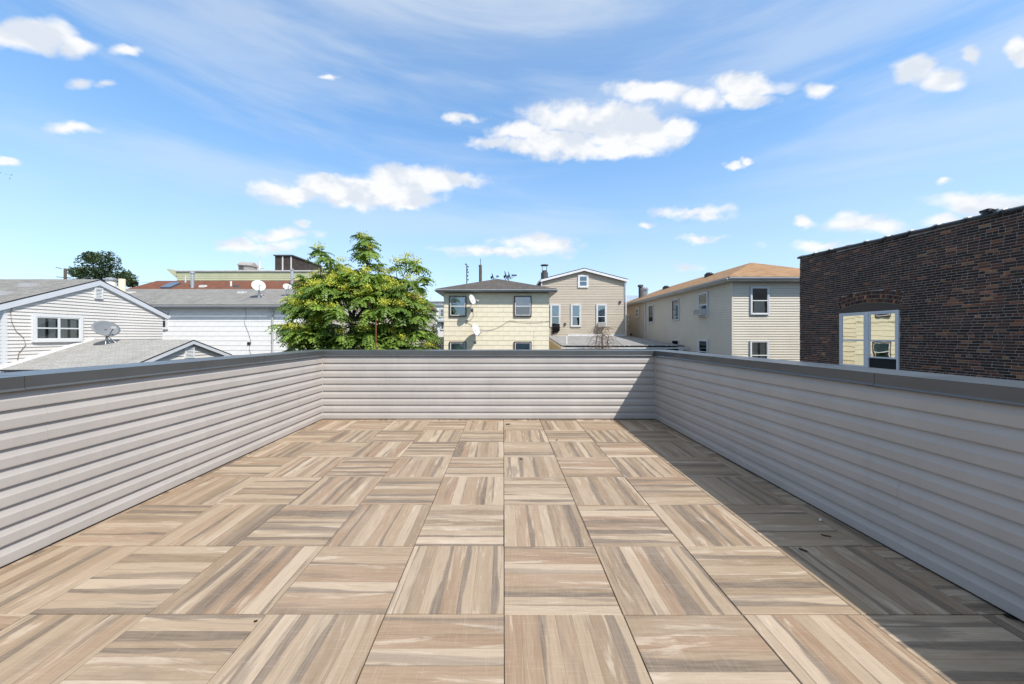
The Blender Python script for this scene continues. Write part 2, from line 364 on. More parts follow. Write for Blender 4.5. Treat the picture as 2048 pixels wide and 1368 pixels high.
M['glass_b'] = glassy('blue_window_glass', .22, (.75, .88, 1.))
M['leaf'] = leafmat('tree_leaf', (.060, .120, .018), (.235, .335, .055), .34)
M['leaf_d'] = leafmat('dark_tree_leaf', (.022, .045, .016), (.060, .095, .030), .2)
M['seed'] = leafmat('yellow_seed', (.38, .38, .04), (.64, .62, .08), .25)
M['ash'] = painted('ac_plastic', (.62, .61, .58), .5, .05, .2)
M['pebble'] = painted('white_stone', (.75, .74, .72), .8)
M['dry_leaf'] = painted('dry_brown_leaf', (.13, .06, .022), .8, .3, 0, 30)
M['black_leaf'] = painted('rotted_leaf', (.018, .013, .010), .8, .3, 0, 30)
M['cloth'] = painted('black_cloth', (.012, .012, .013), .95, .3, 0, 8)
M['bird'] = painted('bird_feather', (.02, .02, .025), .7)
M['skylight'] = painted('skylight_glass', (.10, .12, .15), .15)

# ------------------------------------------------------------------ wall helpers
class Fr:
    """frame of a wall: origin, direction along it, outward normal"""
    def __init__(s, O, U, N): s.O = Vector(O); s.U = Vector(U); s.N = Vector(N)
    def p(s, u, z, n=0.): return s.O + s.U * u + s.N * n + Vector((0, 0, z))
    def box(s, mb, u0, u1, z0, z1, n0, n1, mi=0):
        mb.hexa([s.p(u0,z0,n0), s.p(u1,z0,n0), s.p(u1,z0,n1), s.p(u0,z0,n1), s.p(u0,z1,n0), s.p(u1,z1,n0), s.p(u1,z1,n1), s.p(u0,z1,n1)], mi)
def front(D): return Fr((0, D, 0), (1, 0, 0), (0, -1, 0))          # u = world X, faces the terrace
def east(X): return Fr((X, 0, 0), (0, 1, 0), (1, 0, 0))            # u = world Y, faces +x
def west(X): return Fr((X, 0, 0), (0, 1, 0), (-1, 0, 0))           # u = world Y, faces -x
def span(poly, z):
    us = []
    for (a, b) in zip(poly, poly[1:] + poly[:1]):
        if (a[1] - z) * (b[1] - z) <= 0 and a[1] != b[1]:
            t = (z - a[1]) / (b[1] - a[1]); us.append(a[0] + (b[0] - a[0]) * t)
    return (min(us), max(us)) if us else None
def clap(fr, poly, e, depth=.014, wobble=.0):
    depth = depth * 1.75
    """lapped boards clipped to a convex outline, every board with its own face and butt edge"""
    mb = MB(); zmin = min(p[1] for p in poly); zmax = max(p[1] for p in poly); z = zmin
    while z < zmax - 1e-4:
        z1 = min(z + e, zmax); a = span(poly, z + 1e-5); b = span(poly, z1 - 1e-5)
        if a and b:
            d = depth * (1 + R.uniform(-wobble, wobble))
            mb.face([fr.p(a[0], z, d), fr.p(a[1], z, d), fr.p(b[1], z1, .002), fr.p(b[0], z1, .002)])
            mb.face([fr.p(a[0], z, 0), fr.p(a[1], z, 0), fr.p(a[1], z, d), fr.p(a[0], z, d)])
        z = z1
    return mb
def shingle_wall(th, fr, u0, u1, ztop, zbot, w, h, mat, name='wall_shingle'):
    cache = {}; row = 0; z = ztop
    def piece(wd):
        k = round(wd, 3)
        if k not in cache:
            mb = MB(); U, N = fr.U, fr.N; g = .0025
            q = lambda u, zz, n: U * u + N * n + Vector((0, 0, zz))
            a, b = -k / 2 + g, k / 2 - g
            mb.hexa([q(a, -h + g, .0), q(b, -h + g, .0), q(b, -h + g, .017), q(a, -h + g, .017), q(a, 0, 0), q(b, 0, 0), q(b, 0, .005), q(a, 0, .005)])
            cache[k] = mb.mesh(name, [mat])
        return cache[k]
    while z - h > zbot - h * .5:
        u = u0 - (w / 2 if row % 2 else 0)
        while u < u1 - .01:
            a, b = max(u, u0), min(u + w, u1)
            if b - a > .03:
                o = bpy.data.objects.new(name, piece(b - a)); C.objects.link(o); o.parent = th.o
                o.location = fr.p((a + b) / 2, z + R.uniform(-.004, .004), 0.001 + R.uniform(0, .003)) - th.loc
                o.rotation_euler = tuple(fr.N * R.gauss(0, .003))
            u += w
        z -= h; row += 1
def wavy(fr, u0, u1, z0, z1, n, amp=.008, k=16, pinch=0.):
    mb = MB(); m = max(6, int((u1 - u0) * k * 4)); cols = []
    for i in range(m + 1):
        t = i / m; u = u0 + (u1 - u0) * t; a = n + amp * sin(t * (u1 - u0) * k * 2 * pi + 2 * sin(t * 9))
        cols.append((fr.p(u, z0, a), fr.p(u0 + (u1 - u0) * (t * (1 - pinch) + pinch * .5), z1, a)))
    for a, b in zip(cols, cols[1:]): mb.face([a[0], b[0], b[1], a[1]])
    return mb
def window(th, fr, u0, u1, z0, z1, trim, frame, tw=.07, n=1, cover=None, glass='glass', proud=.085, meet=.5, single=False):
    """casing with one or more double-hung sashes; panes, rails and curtains are its pieces"""
    mb = MB(); b = fr.box
    b(mb, u0, u0 + tw, z0, z1, 0, proud); b(mb, u1 - tw, u1, z0, z1, 0, proud)
    b(mb, u0 + tw, u1 - tw, z1 - tw, z1, 0, proud - .002); b(mb, u0 + tw, u1 - tw, z0, z0 + tw, 0, proud + .012)
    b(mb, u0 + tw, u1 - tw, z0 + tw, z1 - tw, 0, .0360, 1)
    win = th.part(mb, 'window', [M[trim], M['dark']])
    iu0, iu1, iz0, iz1 = u0 + tw, u1 - tw, z0 + tw, z1 - tw; step = (iu1 - iu0) / n; fw = .035; e = .001
    for i in range(n):
        a, c = iu0 + i * step + e, iu0 + (i + 1) * step - e
        fm = MB(); b(fm, a, a + fw, iz0 + e, iz1 - e, .037, proud - .012); b(fm, c - fw, c, iz0 + e, iz1 - e, .037, proud - .012)
        b(fm, a + fw, c - fw, iz1 - e - fw, iz1 - e, .037, proud - .013); b(fm, a + fw, c - fw, iz0 + e, iz0 + e + fw, .037, proud - .011)
        zm = iz0 + (iz1 - iz0) * meet
        if not single: b(fm, a + fw, c - fw, zm - .022, zm + .022, .037, proud - .010)
        th.part(fm, 'sash', M[frame], under=win)
        za = [(iz0 + e + fw, iz1 - e - fw, .056)] if single else [(zm + .022, iz1 - e - fw, .054), (iz0 + e + fw, zm - .022, .058)]
        for (p0, p1, nn) in za:
            gm = MB(); gm.face([fr.p(a + fw, p0, nn), fr.p(c - fw, p0, nn), fr.p(c - fw, p1, nn), fr.p(a + fw, p1, nn)])
            th.part(gm, 'pane', M[glass], under=win)
        if cover == 'curtain':
            w = c - a
            th.part(wavy(fr, a + fw, a + fw + w * .36, iz0 + fw, iz1 - fw, .044, .005, 15), 'curtain', M['curtain'], under=win)
            th.part(wavy(fr, c - fw - w * .40, c - fw - w * .08, iz0 + fw, iz1 - fw * 2, .044, .005, 13), 'curtain', M['curtain'], under=win)
        elif cover == 'sheer':
            th.part(wavy(fr, a + fw + .06, c - fw - .1, iz0 + fw, zm + .0, .044, .005, 14, .15), 'curtain', M['curtain'], under=win)
        elif cover == 'blind':
            bm = MB(); zz = iz1 - fw - .01
            while zz > iz0 + (iz1 - iz0) * .52:
                bm.face([fr.p(a + fw, zz - .024, .048), fr.p(c - fw, zz - .024, .048), fr.p(c - fw, zz, .042), fr.p(a + fw, zz, .042)]); zz -= .028
            th.part(bm, 'blind', M['blind'], under=win, kind='stuff')
    return win
def gutter(th, A, B, side, mat='grey_gutter', s=.11):
    mb = MB(); mb.prof([(0, -s), (s * .6, -s), (s * .95, -s * .45), (s, 0), (s * .92, 0), (s * .86, -.02), (0.0, -.02)], A, B, side)
    return th.part(mb, 'gutter', M[mat])
def downspout(th, x, y, z0, z1, mat='white', r=.035):
    mb = MB(); mb.tube([(x, y, z0), (x, y, z1)], r, 6); return th.part(mb, 'downspout', M[mat])
def roof(th, polys, mat, t=.10, edge='edge'):
    mb = MB()
    for p in polys:
        mb.slab(p, (0, 0, -t), 1); mb.mi[-(len(p) + 2)] = 0
    return th.part(mb, 'roof', [M[mat], M[edge]])
def core(th, x0, x1, y0, y1, z0, z1, mat):
    mb = MB(); mb.box((x0, y0, z0), (x1, y1, z1)); return th.part(mb, 'wall', M[mat])
def vent_pipe(th, under, p, h, r, mat='galv', cap=True):
    mb = MB(); p = Vector(p); mb.tube([p - Vector((0, 0, .12)), p + Vector((0, 0, h))], r, 10)
    if cap:
        mb.tube([p + Vector((0, 0, h - .02)), p + Vector((0, 0, h + r * .9))], r * 1.45, 10)
    return th.part(mb, 'vent_pipe', M[mat], under=under)

# ------------------------------------------------------------------ the terrace
GZ = -3.6
XL, XR, YB, YN = -3.10, 2.60, 6.275, -2.6
mb = MB(); mb.face([(-700, -500, GZ), (700, -500, GZ), (700, 1500, GZ), (-700, 1500, GZ)])
tag(mb.build('ground', M['asphalt']), kind='structure')
mb = MB(); mb.box((XL - .26, YN - 6, GZ - .2), (XR + .26, YB + .26, -.05)); tag(mb.build('terrace_slab', M['membrane']), kind='structure')
mb = MB(); mb.face([(XL, YN, -.024), (XR, YN, -.024), (XR, YB, -.024), (XL, YB, -.024)])
floor = tag(mb.build('terrace_floor', M['membrane']), kind='structure')
TS = .6108; Y0 = 1.887
def tile_mesh(x0, x1, y0, y1, g=.0022):
    x0 += g; x1 -= g; y0 += g; y1 -= g; b = .0018; t = .02; mb = MB(); k = 0
    L = [[(x0, y0), (x1, y0), (x1, y1), (x0, y1)], [(x0, y0), (x1, y0), (x1, y1), (x0, y1)], [(x0 + b, y0 + b), (x1 - b, y0 + b), (x1 - b, y1 - b), (x0 + b, y1 - b)]]
    for lay, z in zip(L, (-t, -b, 0)): mb.v += [(x, y, z) for x, y in lay]
    for a in (0, 4):
        for i in range(4):
            j = (i + 1) % 4; mb.f.append((a + i, a + j, a + 4 + j, a + 4 + i))
    mb.f += [(8, 9, 10, 11), (3, 2, 1, 0)]; mb.mi = [0] * len(mb.f); mb.col = [None] * len(mb.f)
    return mb.mesh('deck_tile', [M['tile']])
tcache = {}
for i in range(-6, 6):
    for j in range(-8, 9):
        cx, cy = .003 + (i + .5) * TS, Y0 + (j + .5) * TS + (-.004 if i >= 0 else .002)
        a, b = max(cx - TS/2, XL + .006) - cx, min(cx + TS/2, XR - .006) - cx
        c, d = max(cy - TS/2, YN) - cy, min(cy + TS/2, YB - .006) - cy
        if b - a < .03 or d - c < .03: continue
        rot = (0 if (i + j) % 2 else 1)                         # 0: boards run away from the viewer
        if R.random() < .5: rot += 2
        q = [(a, c), (b, c), (b, d), (a, d)]
        inv = {0: lambda x, y: (x, y), 1: lambda x, y: (y, -x), 2: lambda x, y: (-x, -y), 3: lambda x, y: (-y, x)}[rot]
        q = [inv(*p) for p in q]; xs = [p[0] for p in q]; ys = [p[1] for p in q]
        key = tuple(round(t, 3) for t in (min(xs), max(xs), min(ys), max(ys)))
        if key not in tcache: tcache[key] = tile_mesh(*key)
        o = bpy.data.objects.new('deck_tile', tcache[key]); C.objects.link(o); o.parent = floor
        o.location = (cx + R.gauss(0, .0006), cy + R.gauss(0, .0006), R.gauss(0, .0006))
        o.rotation_euler = (R.gauss(0, .0006), R.gauss(0, .0006), rot * pi / 2 + R.gauss(0, .0012))

PITCH = .119
PLANK = [(0, 0), (.0240, 0), (.0252, .006), (.0247, .060), (.0190, .072), (.0030, .119), (.003, .123), (0, .123)]
COPE = [(-.27, 1.105), (.026, 1.084), (.041, 1.079), (.050, 1.085), (.038, 1.098), (.037, 1.172), (-.27, 1.180)]
def sweep(prof, A, B, side, mA=0., mB=0.):
    A = Vector(A); B = Vector(B); side = Vector(side); d = (B - A).normalized(); mb = MB(); n = len(prof)
    for p, m in ((A, mA), (B, mB)): mb.v += [tuple(p + side * o + d * (m * o) + Vector((0, 0, z))) for o, z in prof]
    for i in range(n):
        j = (i + 1) % n; mb.f.append((i, j, n + j, n + i))
    mb.f += [tuple(range(n - 1, -1, -1)), tuple(range(n, 2 * n))]; mb.mi = [0] * len(mb.f); mb.col = [None] * len(mb.f)
    return mb
def parapet(name_label, A, B, side, seams, copes, mA, mB, trimA, trimB):
    """A to B along the inner face; side points into the terrace"""
    th = Thing('parapet_wall', ((A[0] + B[0]) / 2, (A[1] + B[1]) / 2, 0), name_label, 'wall', 'parapet walls round the terrace')
    A = Vector(A); B = Vector(B); side = Vector(side); d = (B - A).normalized(); L = (B - A).length
    th.part(sweep([(-.25, -.3), (-.002, -.3), (-.002, 1.08), (-.25, 1.08)], A, B, side, mA, mB), 'wall_core', M['membrane'])
    for r in range(9):
        cuts = [trimA] + [s for s in seams[(r // 2) % len(seams)] if trimA < s < L - trimB] + [L - trimB]
        for a, b in zip(cuts, cuts[1:]):
            dz = R.uniform(-.0012, .0012); do = R.uniform(0, .0012)
            pr = [(max(0, o + do) if o > 0 else 0, z + .014 + PITCH * r + dz) for o, z in PLANK]
            if r == 8: pr = [(o, min(z, 1.086)) for o, z in pr]
            e = .0004
            th.part(sweep(pr, A + d * (a + e), A + d * (b - e), side), 'siding_plank', M['siding'])
    for a, b in zip(copes, copes[1:]):
        e = .0015; dz = R.uniform(-.0015, .0015)
        th.part(sweep([(o, z + dz) for o, z in COPE], A + d * (a + (e if a > 0 else 0)), A + d * (b - (e if b < L else 0)), side, mA if a <= 0 else 0, mB if b >= L else 0), 'coping', M['coping'])
    for s in copes[1:-1]:                                            # splice plate under the joint
        th.part(sweep([(o - .004 if o > 0 else o + .004, z - .004) for o, z in COPE], A + d * (s - .05), A + d * (s + .05), side), 'splice_plate', M['coping'])
    return th
Lc = YB - YN
pl = parapet('clay vinyl sided parapet wall in full sun, beside the beige gabled house', (XL, YN, 0), (XL, YB, 0), (1, 0, 0),
    [[2.2, 5.1], [.9, 5.1 + .05, 7.4], [3.0, 6.4], [1.7, 5.08, 8.2], [2.6, 5.9]], [0, 2.0, 4.95, 8.1, Lc], 0, -1, 0, .028)
pb = parapet('clay vinyl sided parapet wall in front of the yellow house', (XL, YB, 0), (XR, YB, 0), (0, -1, 0),
    [[1.15, 4.0], [2.05, 3.2], [1.6, 4.2], [2.4], [1.3, 3.6]], [0, 2.81, XR - XL], 1, -1, .028, .028)
pr_ = parapet('clay vinyl sided parapet wall in shade, beside the dark brick building', (XR, YN, 0), (XR, YB, 0), (-1, 0, 0),
    [[3.2, 6.5], [1.5, 5.0], [2.4, 7.1], [4.2], [1.0, 6.0]], [0, 2.1, 5.14, 7.9, Lc], 0, -1, 0, .028)
for x, s in ((XL, 1), (XR, -1)):
    mb = MB(); mb.box((x + s * .001, YB - .001, .012), (x + s * .027, YB - .027, 1.082)); pb.part(mb, 'corner_post', M['post'])

# ------------------------------------------------------------------ cream yellow house
D = 20.7; fr = front(D); x0, x1 = XX(888, D), XX(1098, D); zt = ZZ(586, D)
yh = Thing('house', ((x0 + x1) / 2, D, GZ), 'cream yellow cement-shingled house with brown hip roof and brown-trimmed windows', 'house')
core(yh, x0, x1, D, D + 10, GZ, zt, 'sh_yellow')
shingle_wall(yh, fr, x0, x1, zt - .005, .25, .61, .267, M['sh_yellow'])
th2 = west(x0); yh.part(clap(th2, [(D, .0), (D + 10, .0), (D + 10, zt), (D, zt)], .267, .012), 'side_siding', M['sh_yellow'], kind='stuff')
yh.part(clap(east(x1), [(D, .0), (D + 10, .0), (D + 10, zt), (D, zt)], .267, .012), 'side_siding', M['sh_yellow'], kind='stuff')
ov = .40; ez = zt + .06; ax0, ax1, ay0, ay1 = x0 - ov, x1 + ov, D - ov, D + 10 + ov; hw = (ax1 - ax0) / 2; rz = ez + .13 + hw * .318; xm = (ax0 + ax1) / 2
e1 = ez + .13
rf = roof(yh, [[(ax0, ay0, e1), (ax1, ay0, e1), (xm, ay0 + hw, rz)], [(ax1, ay0, e1), (ax1, ay1, e1), (xm, ay1 - hw, rz), (xm, ay0 + hw, rz)],
     [(ax1, ay1, e1), (ax0, ay1, e1), (xm, ay1 - hw, rz)], [(ax0, ay1, e1), (ax0, ay0, e1), (xm, ay0 + hw, rz), (xm, ay1 - hw, rz)]], 'rf_dark', .03)
mb = MB(); mb.box((ax0 + .02, ay0 + .02, ez - .03), (ax1 - .02, ay1 - .02, ez + .02)); yh.part(mb, 'soffit', M['grey_gutter'])
for A, B, sd in (((ax0, ay0, e1 - .03), (ax1, ay0, e1 - .03), (0, -1, 0)), ((ax0, ay0, e1 - .03), (ax0, ay1, e1 - .03), (-1, 0, 0)), ((ax1, ay0, e1 - .03), (ax1, ay1, e1 - .03), (1, 0, 0))):
    gutter(yh, A, B, sd, s=.10)
for (a, b) in ((899, 933), (1028, 1063)):
    window(yh, fr, XX(a, D), XX(b, D), ZZ(633, D), ZZ(592, D), 'brown_trim', 'white', .055, 1, 'blind', 'glass_b')
    window(yh, fr, XX(a, D), XX(b, D), ZZ(724, D), ZZ(683, D), 'brown_trim', 'white', .055, 1, 'blind', 'glass_b')
mb = MB(); mb.tube([fr.p(XX(1068, D), z, .02) for z in (ZZ(662, D), ZZ(740, D))], .008, 5); yh.part(mb, 'conduit', M['grey_gutter'])
# cables on the yellow wall
def cable(pts, D, r=.009, mat='cable', label=None, n=.05, name='cable'):
    mb = MB(); W_ = [P(a, b, D - n) for a, b in pts]; out = []
    for i in range(len(W_) - 1):
        p0, p1, p2, p3 = W_[max(i - 1, 0)], W_[i], W_[i + 1], W_[min(i + 2, len(W_) - 1)]
        for k in range(6):
            t = k / 6; out.append(.5 * ((2 * p1) + (p2 - p0) * t + (2 * p0 - 5 * p1 + 4 * p2 - p3) * t * t + (-p0 + 3 * p1 - 3 * p2 + p3) * t ** 3))
    out.append(W_[-1]); mb.tube(out, r, 5); o = mb.build(name, M[mat]); tag(o, label, 'cable'); return o
cable([(931, 641), (945, 651), (956, 657), (972, 660), (988, 658), (1003, 651), (1018, 642), (1035, 643), (1060, 645), (1080, 644), (1098, 642)], D, .008, 'cable_b', 'thin brown cable sagging across the cream yellow shingles')
cable([(945, 621), (947, 630), (944, 637), (937, 641), (931, 641)], D, .007, 'cable', 'black cable loop hanging below the white dish on the yellow wall')

# ------------------------------------------------------------------ satellite dishes
AX = Vector((.85, -.44, .30)).normalized()
def dish(c, rad, label, mat='dish', axis=AX, oval=1.0, foot=None, wall=None, legs=0, arm=1.15, black=False):
    """reflector bowl on a mast, arm and receiver head in front"""
    c = Vector(c); base = Vector(foot or wall); th = Thing('satellite_dish', base, label, 'satellite dish', 'satellite dishes')
    a = axis.normalized(); s = a.cross(Vector((0, 0, 1))).normalized(); u = s.cross(a).normalized()
    mb = MB(); N_, K = 28, 5; idx = []
    for lay in (0, 1):
        ring0 = len(mb.v); mb.v.append(tuple(c - a * (.012 * lay)))
        for k in range(1, K + 1):
            r = rad * k / K
            for i in range(N_):
                t = 2 * pi * i / N_; mb.v.append(tuple(c + s * (r * oval * cos(t)) + u * (r * sin(t)) + a * (.16 * rad * (k / K) ** 2 - .012 * lay)))
        for i in range(N_):
            j = (i + 1) % N_; f = (ring0, ring0 + 1 + i, ring0 + 1 + j); mb.f.append(f if lay == 0 else f[::-1])
            for k in range(1, K):
                o1, o2 = ring0 + 1 + (k - 1) * N_, ring0 + 1 + k * N_; f = (o1 + i, o2 + i, o2 + j, o1 + j); mb.f.append(f if lay == 0 else f[::-1])
        idx.append(ring0 + 1 + (K - 1) * N_)
    for i in range(N_):
        j = (i + 1) % N_; mb.f.append((idx[0] + i, idx[1] + i, idx[1] + j, idx[0] + j))
    mb.mi = [0] * len(mb.f); mb.col = [None] * len(mb.f)
    th.part(mb, 'reflector', M[mat], smooth=True)
    dk = 'black' if black else 'soot'
    lo = c - u * rad * .96 + a * .13 * rad; lnb = c + a * (rad * arm) - u * rad * .55
    mb = MB(); mb.tube([c - a * .06, lo - a * .03, lnb], .014, 6); th.part(mb, 'arm', M[dk])
    mb = MB(); mb.tube([lnb - a * .02 + u * .02, lnb - a * .11 + u * .07], .042, 8, r2=.03); mb.box(tuple(lnb - Vector((.05, .04, .03))), tuple(lnb + Vector((.05, .04, .05)))); th.part(mb, 'receiver', M['ash'] if not black else M['black'])
    back = c - a * .09 - u * rad * .15
    mb = MB(); mb.tube([c, back], .05, 6); mb.box(tuple(back - Vector((.05, .05, .07))), tuple(back + Vector((.05, .05, .07)))); th.part(mb, 'bracket', M[dk])
    mb = MB()
    if wall: mb.tube([back, Vector((back.x, back.y, base.z + .06)), base], .02, 7)
    else: mb.tube([back, base + Vector((0, 0, .02))], .022, 7)
    th.part(mb, 'mast', M['galv'] if not black else M['black'])
    for k in range(legs):
        q = 2 * pi * k / legs + .5; mb = MB(); r = rad * .55
        mb.tube([base + (back - base) * .72, base + Vector((r * cos(q), r * sin(q) * .8, .02 + r * sin(q) * .8 * .33))], .014, 6); th.part(mb, 'leg', M['galv'])
    if wall:
        mb = MB(); mb.box(tuple(base - Vector((.06, .0, .09))), tuple(base + Vector((.06, .018, .09)))); th.part(mb, 'wall_plate', M[dk])
    return th
dish(P(944, 600, D - .55), .30, 'small white dish beside the upper brown-trimmed window', 'dish_w', wall=P(944.5, 620, D - .03))
dish(P(951, 660, D - .55), .36, 'pale grey dish low on the yellow wall', 'dish_w', wall=P(950, 684, D - .03))
# black dishes on the yellow roof
for (px, py, r, Dd, lab) in ((985, 553, .22, 24.3, 'small black dish at the peak of the brown hip roof'), (1011, 551, .30, 23.6, 'black dish leaning over the ridge of the brown hip roof'), (1018, 551, .27, 24.4, 'black dish with long receiver arm on the brown hip roof')):
    c = P(px, py, Dd); zr = rz - max(0, (abs(c.x - xm) * .318)) - (0 if Dd > ay0 + hw else (ay0 + hw - Dd) * .318)
    dish(c, r, lab, 'black', Vector((.9, -.12, .30)), foot=(c.x + .02, Dd, zr), black=True, arm=1.6)

# ------------------------------------------------------------------ khaki gabled house behind
D = 30.; fr = front(D); x0, x1 = XX(1085, D), XX(1249.5, D); ez, az_ = ZZ(560, D), ZZ(539, D); xm = (x0 + x1) / 2
kh = Thing('house', (xm, D, GZ), 'khaki clapboard house with a low gable and three tall windows', 'house')
core(kh, x0 + .01, x1 - .01, D + .01, D + 12, GZ, ez, 'clap_khaki')
kh.part(clap(fr, [(x0, 1.0), (x1, 1.0), (x1, ez), (xm, az_), (x0, ez)], .135, .016, .2), 'front_siding', M['clap_khaki'], kind='stuff')
kh.part(clap(west(x0), [(D, 1.0), (D + 12, 1.0), (D + 12, ez), (D, ez)], .135, .014), 'side_siding', M['clap_khaki'], kind='stuff')
mb = MB(); mb.slab([(x0, D + .012, ez), (x1, D + .012, ez), (xm, D + .012, az_)], (0, 11.9, 0)); kh.part(mb, 'gable_core', M['clap_khaki'])
o = .18; sl = (az_ - ez) / (xm - x0); ap = az_ + .10
khr = roof(kh, [[(x0 - o, D - .25, ap - (xm - x0 + o) * sl), (xm, D - .25, ap), (xm, D + 12.2, ap), (x0 - o, D + 12.2, ap - (xm - x0 + o) * sl)],
          [(xm, D - .25, ap), (x1 + o, D - .25, ap - (x1 - xm + o) * sl), (x1 + o, D + 12.2, ap - (x1 - xm + o) * sl), (xm, D + 12.2, ap)]], 'rf_dark', .06)
for sgn in (-1, 1):
    e = xm + sgn * (x1 - xm + o); zz = ap - (x1 - xm + o) * sl
    mb = MB(); mb.hexa([(xm, D - .26, ap - .24), (e, D - .26, zz - .24), (e, D - .22, zz - .24), (xm, D - .22, ap - .24), (xm, D - .26, ap - .065), (e, D - .26, zz - .065), (e, D - .22, zz - .065), (xm, D - .22, ap - .065)])
    kh.part(mb, 'rake_board', M['white'])
downspout(kh, x1 + .06, D - .10, 1.3, ez - .1, 'white', .05); downspout(kh, x0 - .08, D - .10, 3, ez - .1, 'white', .05)
gutter(kh, (x0 - o, D - .2, ez - .02), (x0 - o, D + 12, ez - .02), (-1, 0, 0), 'white'); gutter(kh, (x1 + o, D - .2, ez - .02), (x1 + o, D + 12, ez - .02), (1, 0, 0), 'white')
window(kh, fr, XX(1155.5, D), XX(1176.5, D), ZZ(575.5, D), ZZ(550, D), 'white', 'white', .12, 1, None, 'glass_b')
for a in (1100, 1141, 1192):
    window(kh, fr, XX(a, D), XX(a + 21, D), ZZ(654, D), ZZ(608, D), 'white_old', 'white', .11, 1, 'blind', 'glass_b', meet=.45)
for px, py in ((1240, 604), (1130, 648)):
    mb = MB(); fr.box(mb, XX(px, D) - .07, XX(px, D) + .07, ZZ(py, D) - .1, ZZ(py, D) + .1, .012, .12); kh.part(mb, 'wall_light', M['soot'])
# metal flue with its cage on the khaki roof
c = P(1089, 556, D + .8)
mb = MB(); mb.tube([c - Vector((0, 0, .3)), c + Vector((0, 0, .45))], .30, 10); mb.tube([c + Vector((0, 0, .4)), c + Vector((0, 0, .62))], .20, 10)
for q in range(4):
    dx, dy = (.26 * cos(q * pi / 2 + .7), .26 * sin(q * pi / 2 + .7)); mb.tube([c + Vector((dx, dy, .4)), c + Vector((dx, dy, 1.05))], .02, 5)
mb.tube([c + Vector((0, 0, 1.03)), c + Vector((0, 0, 1.10))], .33, 10)
kh.part(mb, 'flue', M['soot'], under=khr)
# the low rear extension of the khaki house
Dn = 22.; nz = ZZ(691, Dn); fz = ZZ(671.5, D); xl, xr = XX(1124, Dn), XX(1369, Dn); xr2 = XX(1250, D) + .1; xl2 = XX(1093, D)
ex = Thing('rear_extension', ((xl + xr) / 2, Dn + .3, GZ), 'low grey flat-roofed extension with ochre side wall behind the yellow house', 'extension')
mb = MB(); mb.slab([(xl, Dn, nz), (xr, Dn, nz), (xr2, D, fz), (xl2, D, fz)], (0, 0, -.06), 1); mb.mi[0] = 0
exr = ex.part(mb, 'roof', [M['rf_flat'], M['edge']])
mb = MB()
for k in range(26):                                   # ragged white-flecked roofing edge
    t0, t1 = k / 26, (k + 1) / 26; xa, xb = xl + (xr - xl) * t0, xl + (xr - xl) * t1
    if k > 4 and R.random() < .55: mb.box((xa, Dn - .03, nz - .015), (xb - R.uniform(.05, .2), Dn + R.uniform(.02, .12), nz + R.uniform(.006, .03)))
ex.part(mb, 'flashing', M['white_old'], under=exr)
mb = MB(); mb.box((xl - .05, Dn - .06, nz - .20), (xr + .25, Dn - .01, nz - .11)); ex.part(mb, 'fascia_board', M['white_old'])
mb = MB(); mb.box((xl + .1, Dn + 1.2, GZ), (xr - .2, Dn + 1.3, nz - .1)); ex.part(mb, 'wall', M['wood_dark'])
ex.part(clap(Fr((xl + .05, 0, 0), (0, 1, 0), (-1, 0, 0)), [(Dn + .05, -1.), (D - .1, -1.), (D - .1, fz - .09), (Dn + .05, nz - .08)], .13, .014), 'side_siding', M['vin_ochre'], kind='stuff')
mb = MB(); mb.hexa([(xl - .02, Dn, nz - .2), (xl + .04, Dn, nz - .2), (xl2 + .04, D, fz - .2), (xl2 - .02, D, fz - .2), (xl - .02, Dn, nz - .065), (xl + .04, Dn, nz - .065), (xl2 + .04, D, fz - .065), (xl2 - .02, D, fz - .065)]); ex.part(mb, 'side_fascia', M['white_old'])
mb = MB(); mb.box((xl + .05, Dn + .02, GZ), (xl + .2, Dn + .2, nz - .07)); ex.part(mb, 'corner_post', M['vin_ochre'])
c = P(1133, 688, 22.9); vent_pipe(ex, exr, (c.x, 22.9, nz + (fz - nz) * .9 / 8), .52, .045, 'white', False)
mb = MB(); mb.box((xr - .35, Dn - .02, nz - .75), (xr - .28, Dn + .05, nz - .2)); mb.box((xr - .12, Dn - .06, nz - .45), (xr - .28, Dn + .05, nz - .2)); ex.part(mb, 'gutter_elbow', M['white_old'])
mb = MB(); mb.box((XX(1247, D) - 4.55, D - .05, fz - .02), (XX(1249, D), D - .018, fz + .11)); ex.part(mb, 'apron_flashing', M['white'], under=exr)
# bare climbing plant standing before the extension
vb = Vector((XX(1205, 21.2), 21.2, GZ)); vt = Thing('bare_vine', vb, 'leafless brown vine tangle on stakes before the low grey roof', 'plant')
mb = MB()
for dx, top in ((-.35, 652), (.0, 648), (.32, 668), (-.1, 660)):
    pts = [vb + Vector((dx + .05 * sin(z * 2 + dx * 9), .08 * cos(z * 3), z)) for z in [k * .5 for k in range(int((ZZ(top, 21.2) - GZ) / .5) + 1)]]; mb.tube(pts, .05, 6, r2=.02)
vt.part(mb, 'stem', M['vine'])
mb = MB()
for k in range(150):
    z = ZZ(R.uniform(655, 712), 21.2); a = R.uniform(0, 2 * pi); l = R.uniform(.35, 1.25) * (1.0 if R.random() < .8 else 1.5); p = Vector((vb.x + R.uniform(-.4, .35), vb.y + R.uniform(-.15, .15), z)); pts = []
    rise = R.uniform(.2, .7)
    for i in range(7):
        t = i / 6; pts.append(p + Vector((cos(a) * l * t, sin(a) * l * .5 * t, rise * t * 1.3 - (rise * 1.6 + .25) * t * t)) + Vector((R.gauss(0, .03), 0, R.gauss(0, .03))))
    mb.tube(pts, .009, 3, r2=.003, caps=False)
vt.part(mb, 'twigs', M['vine'], kind='stuff')
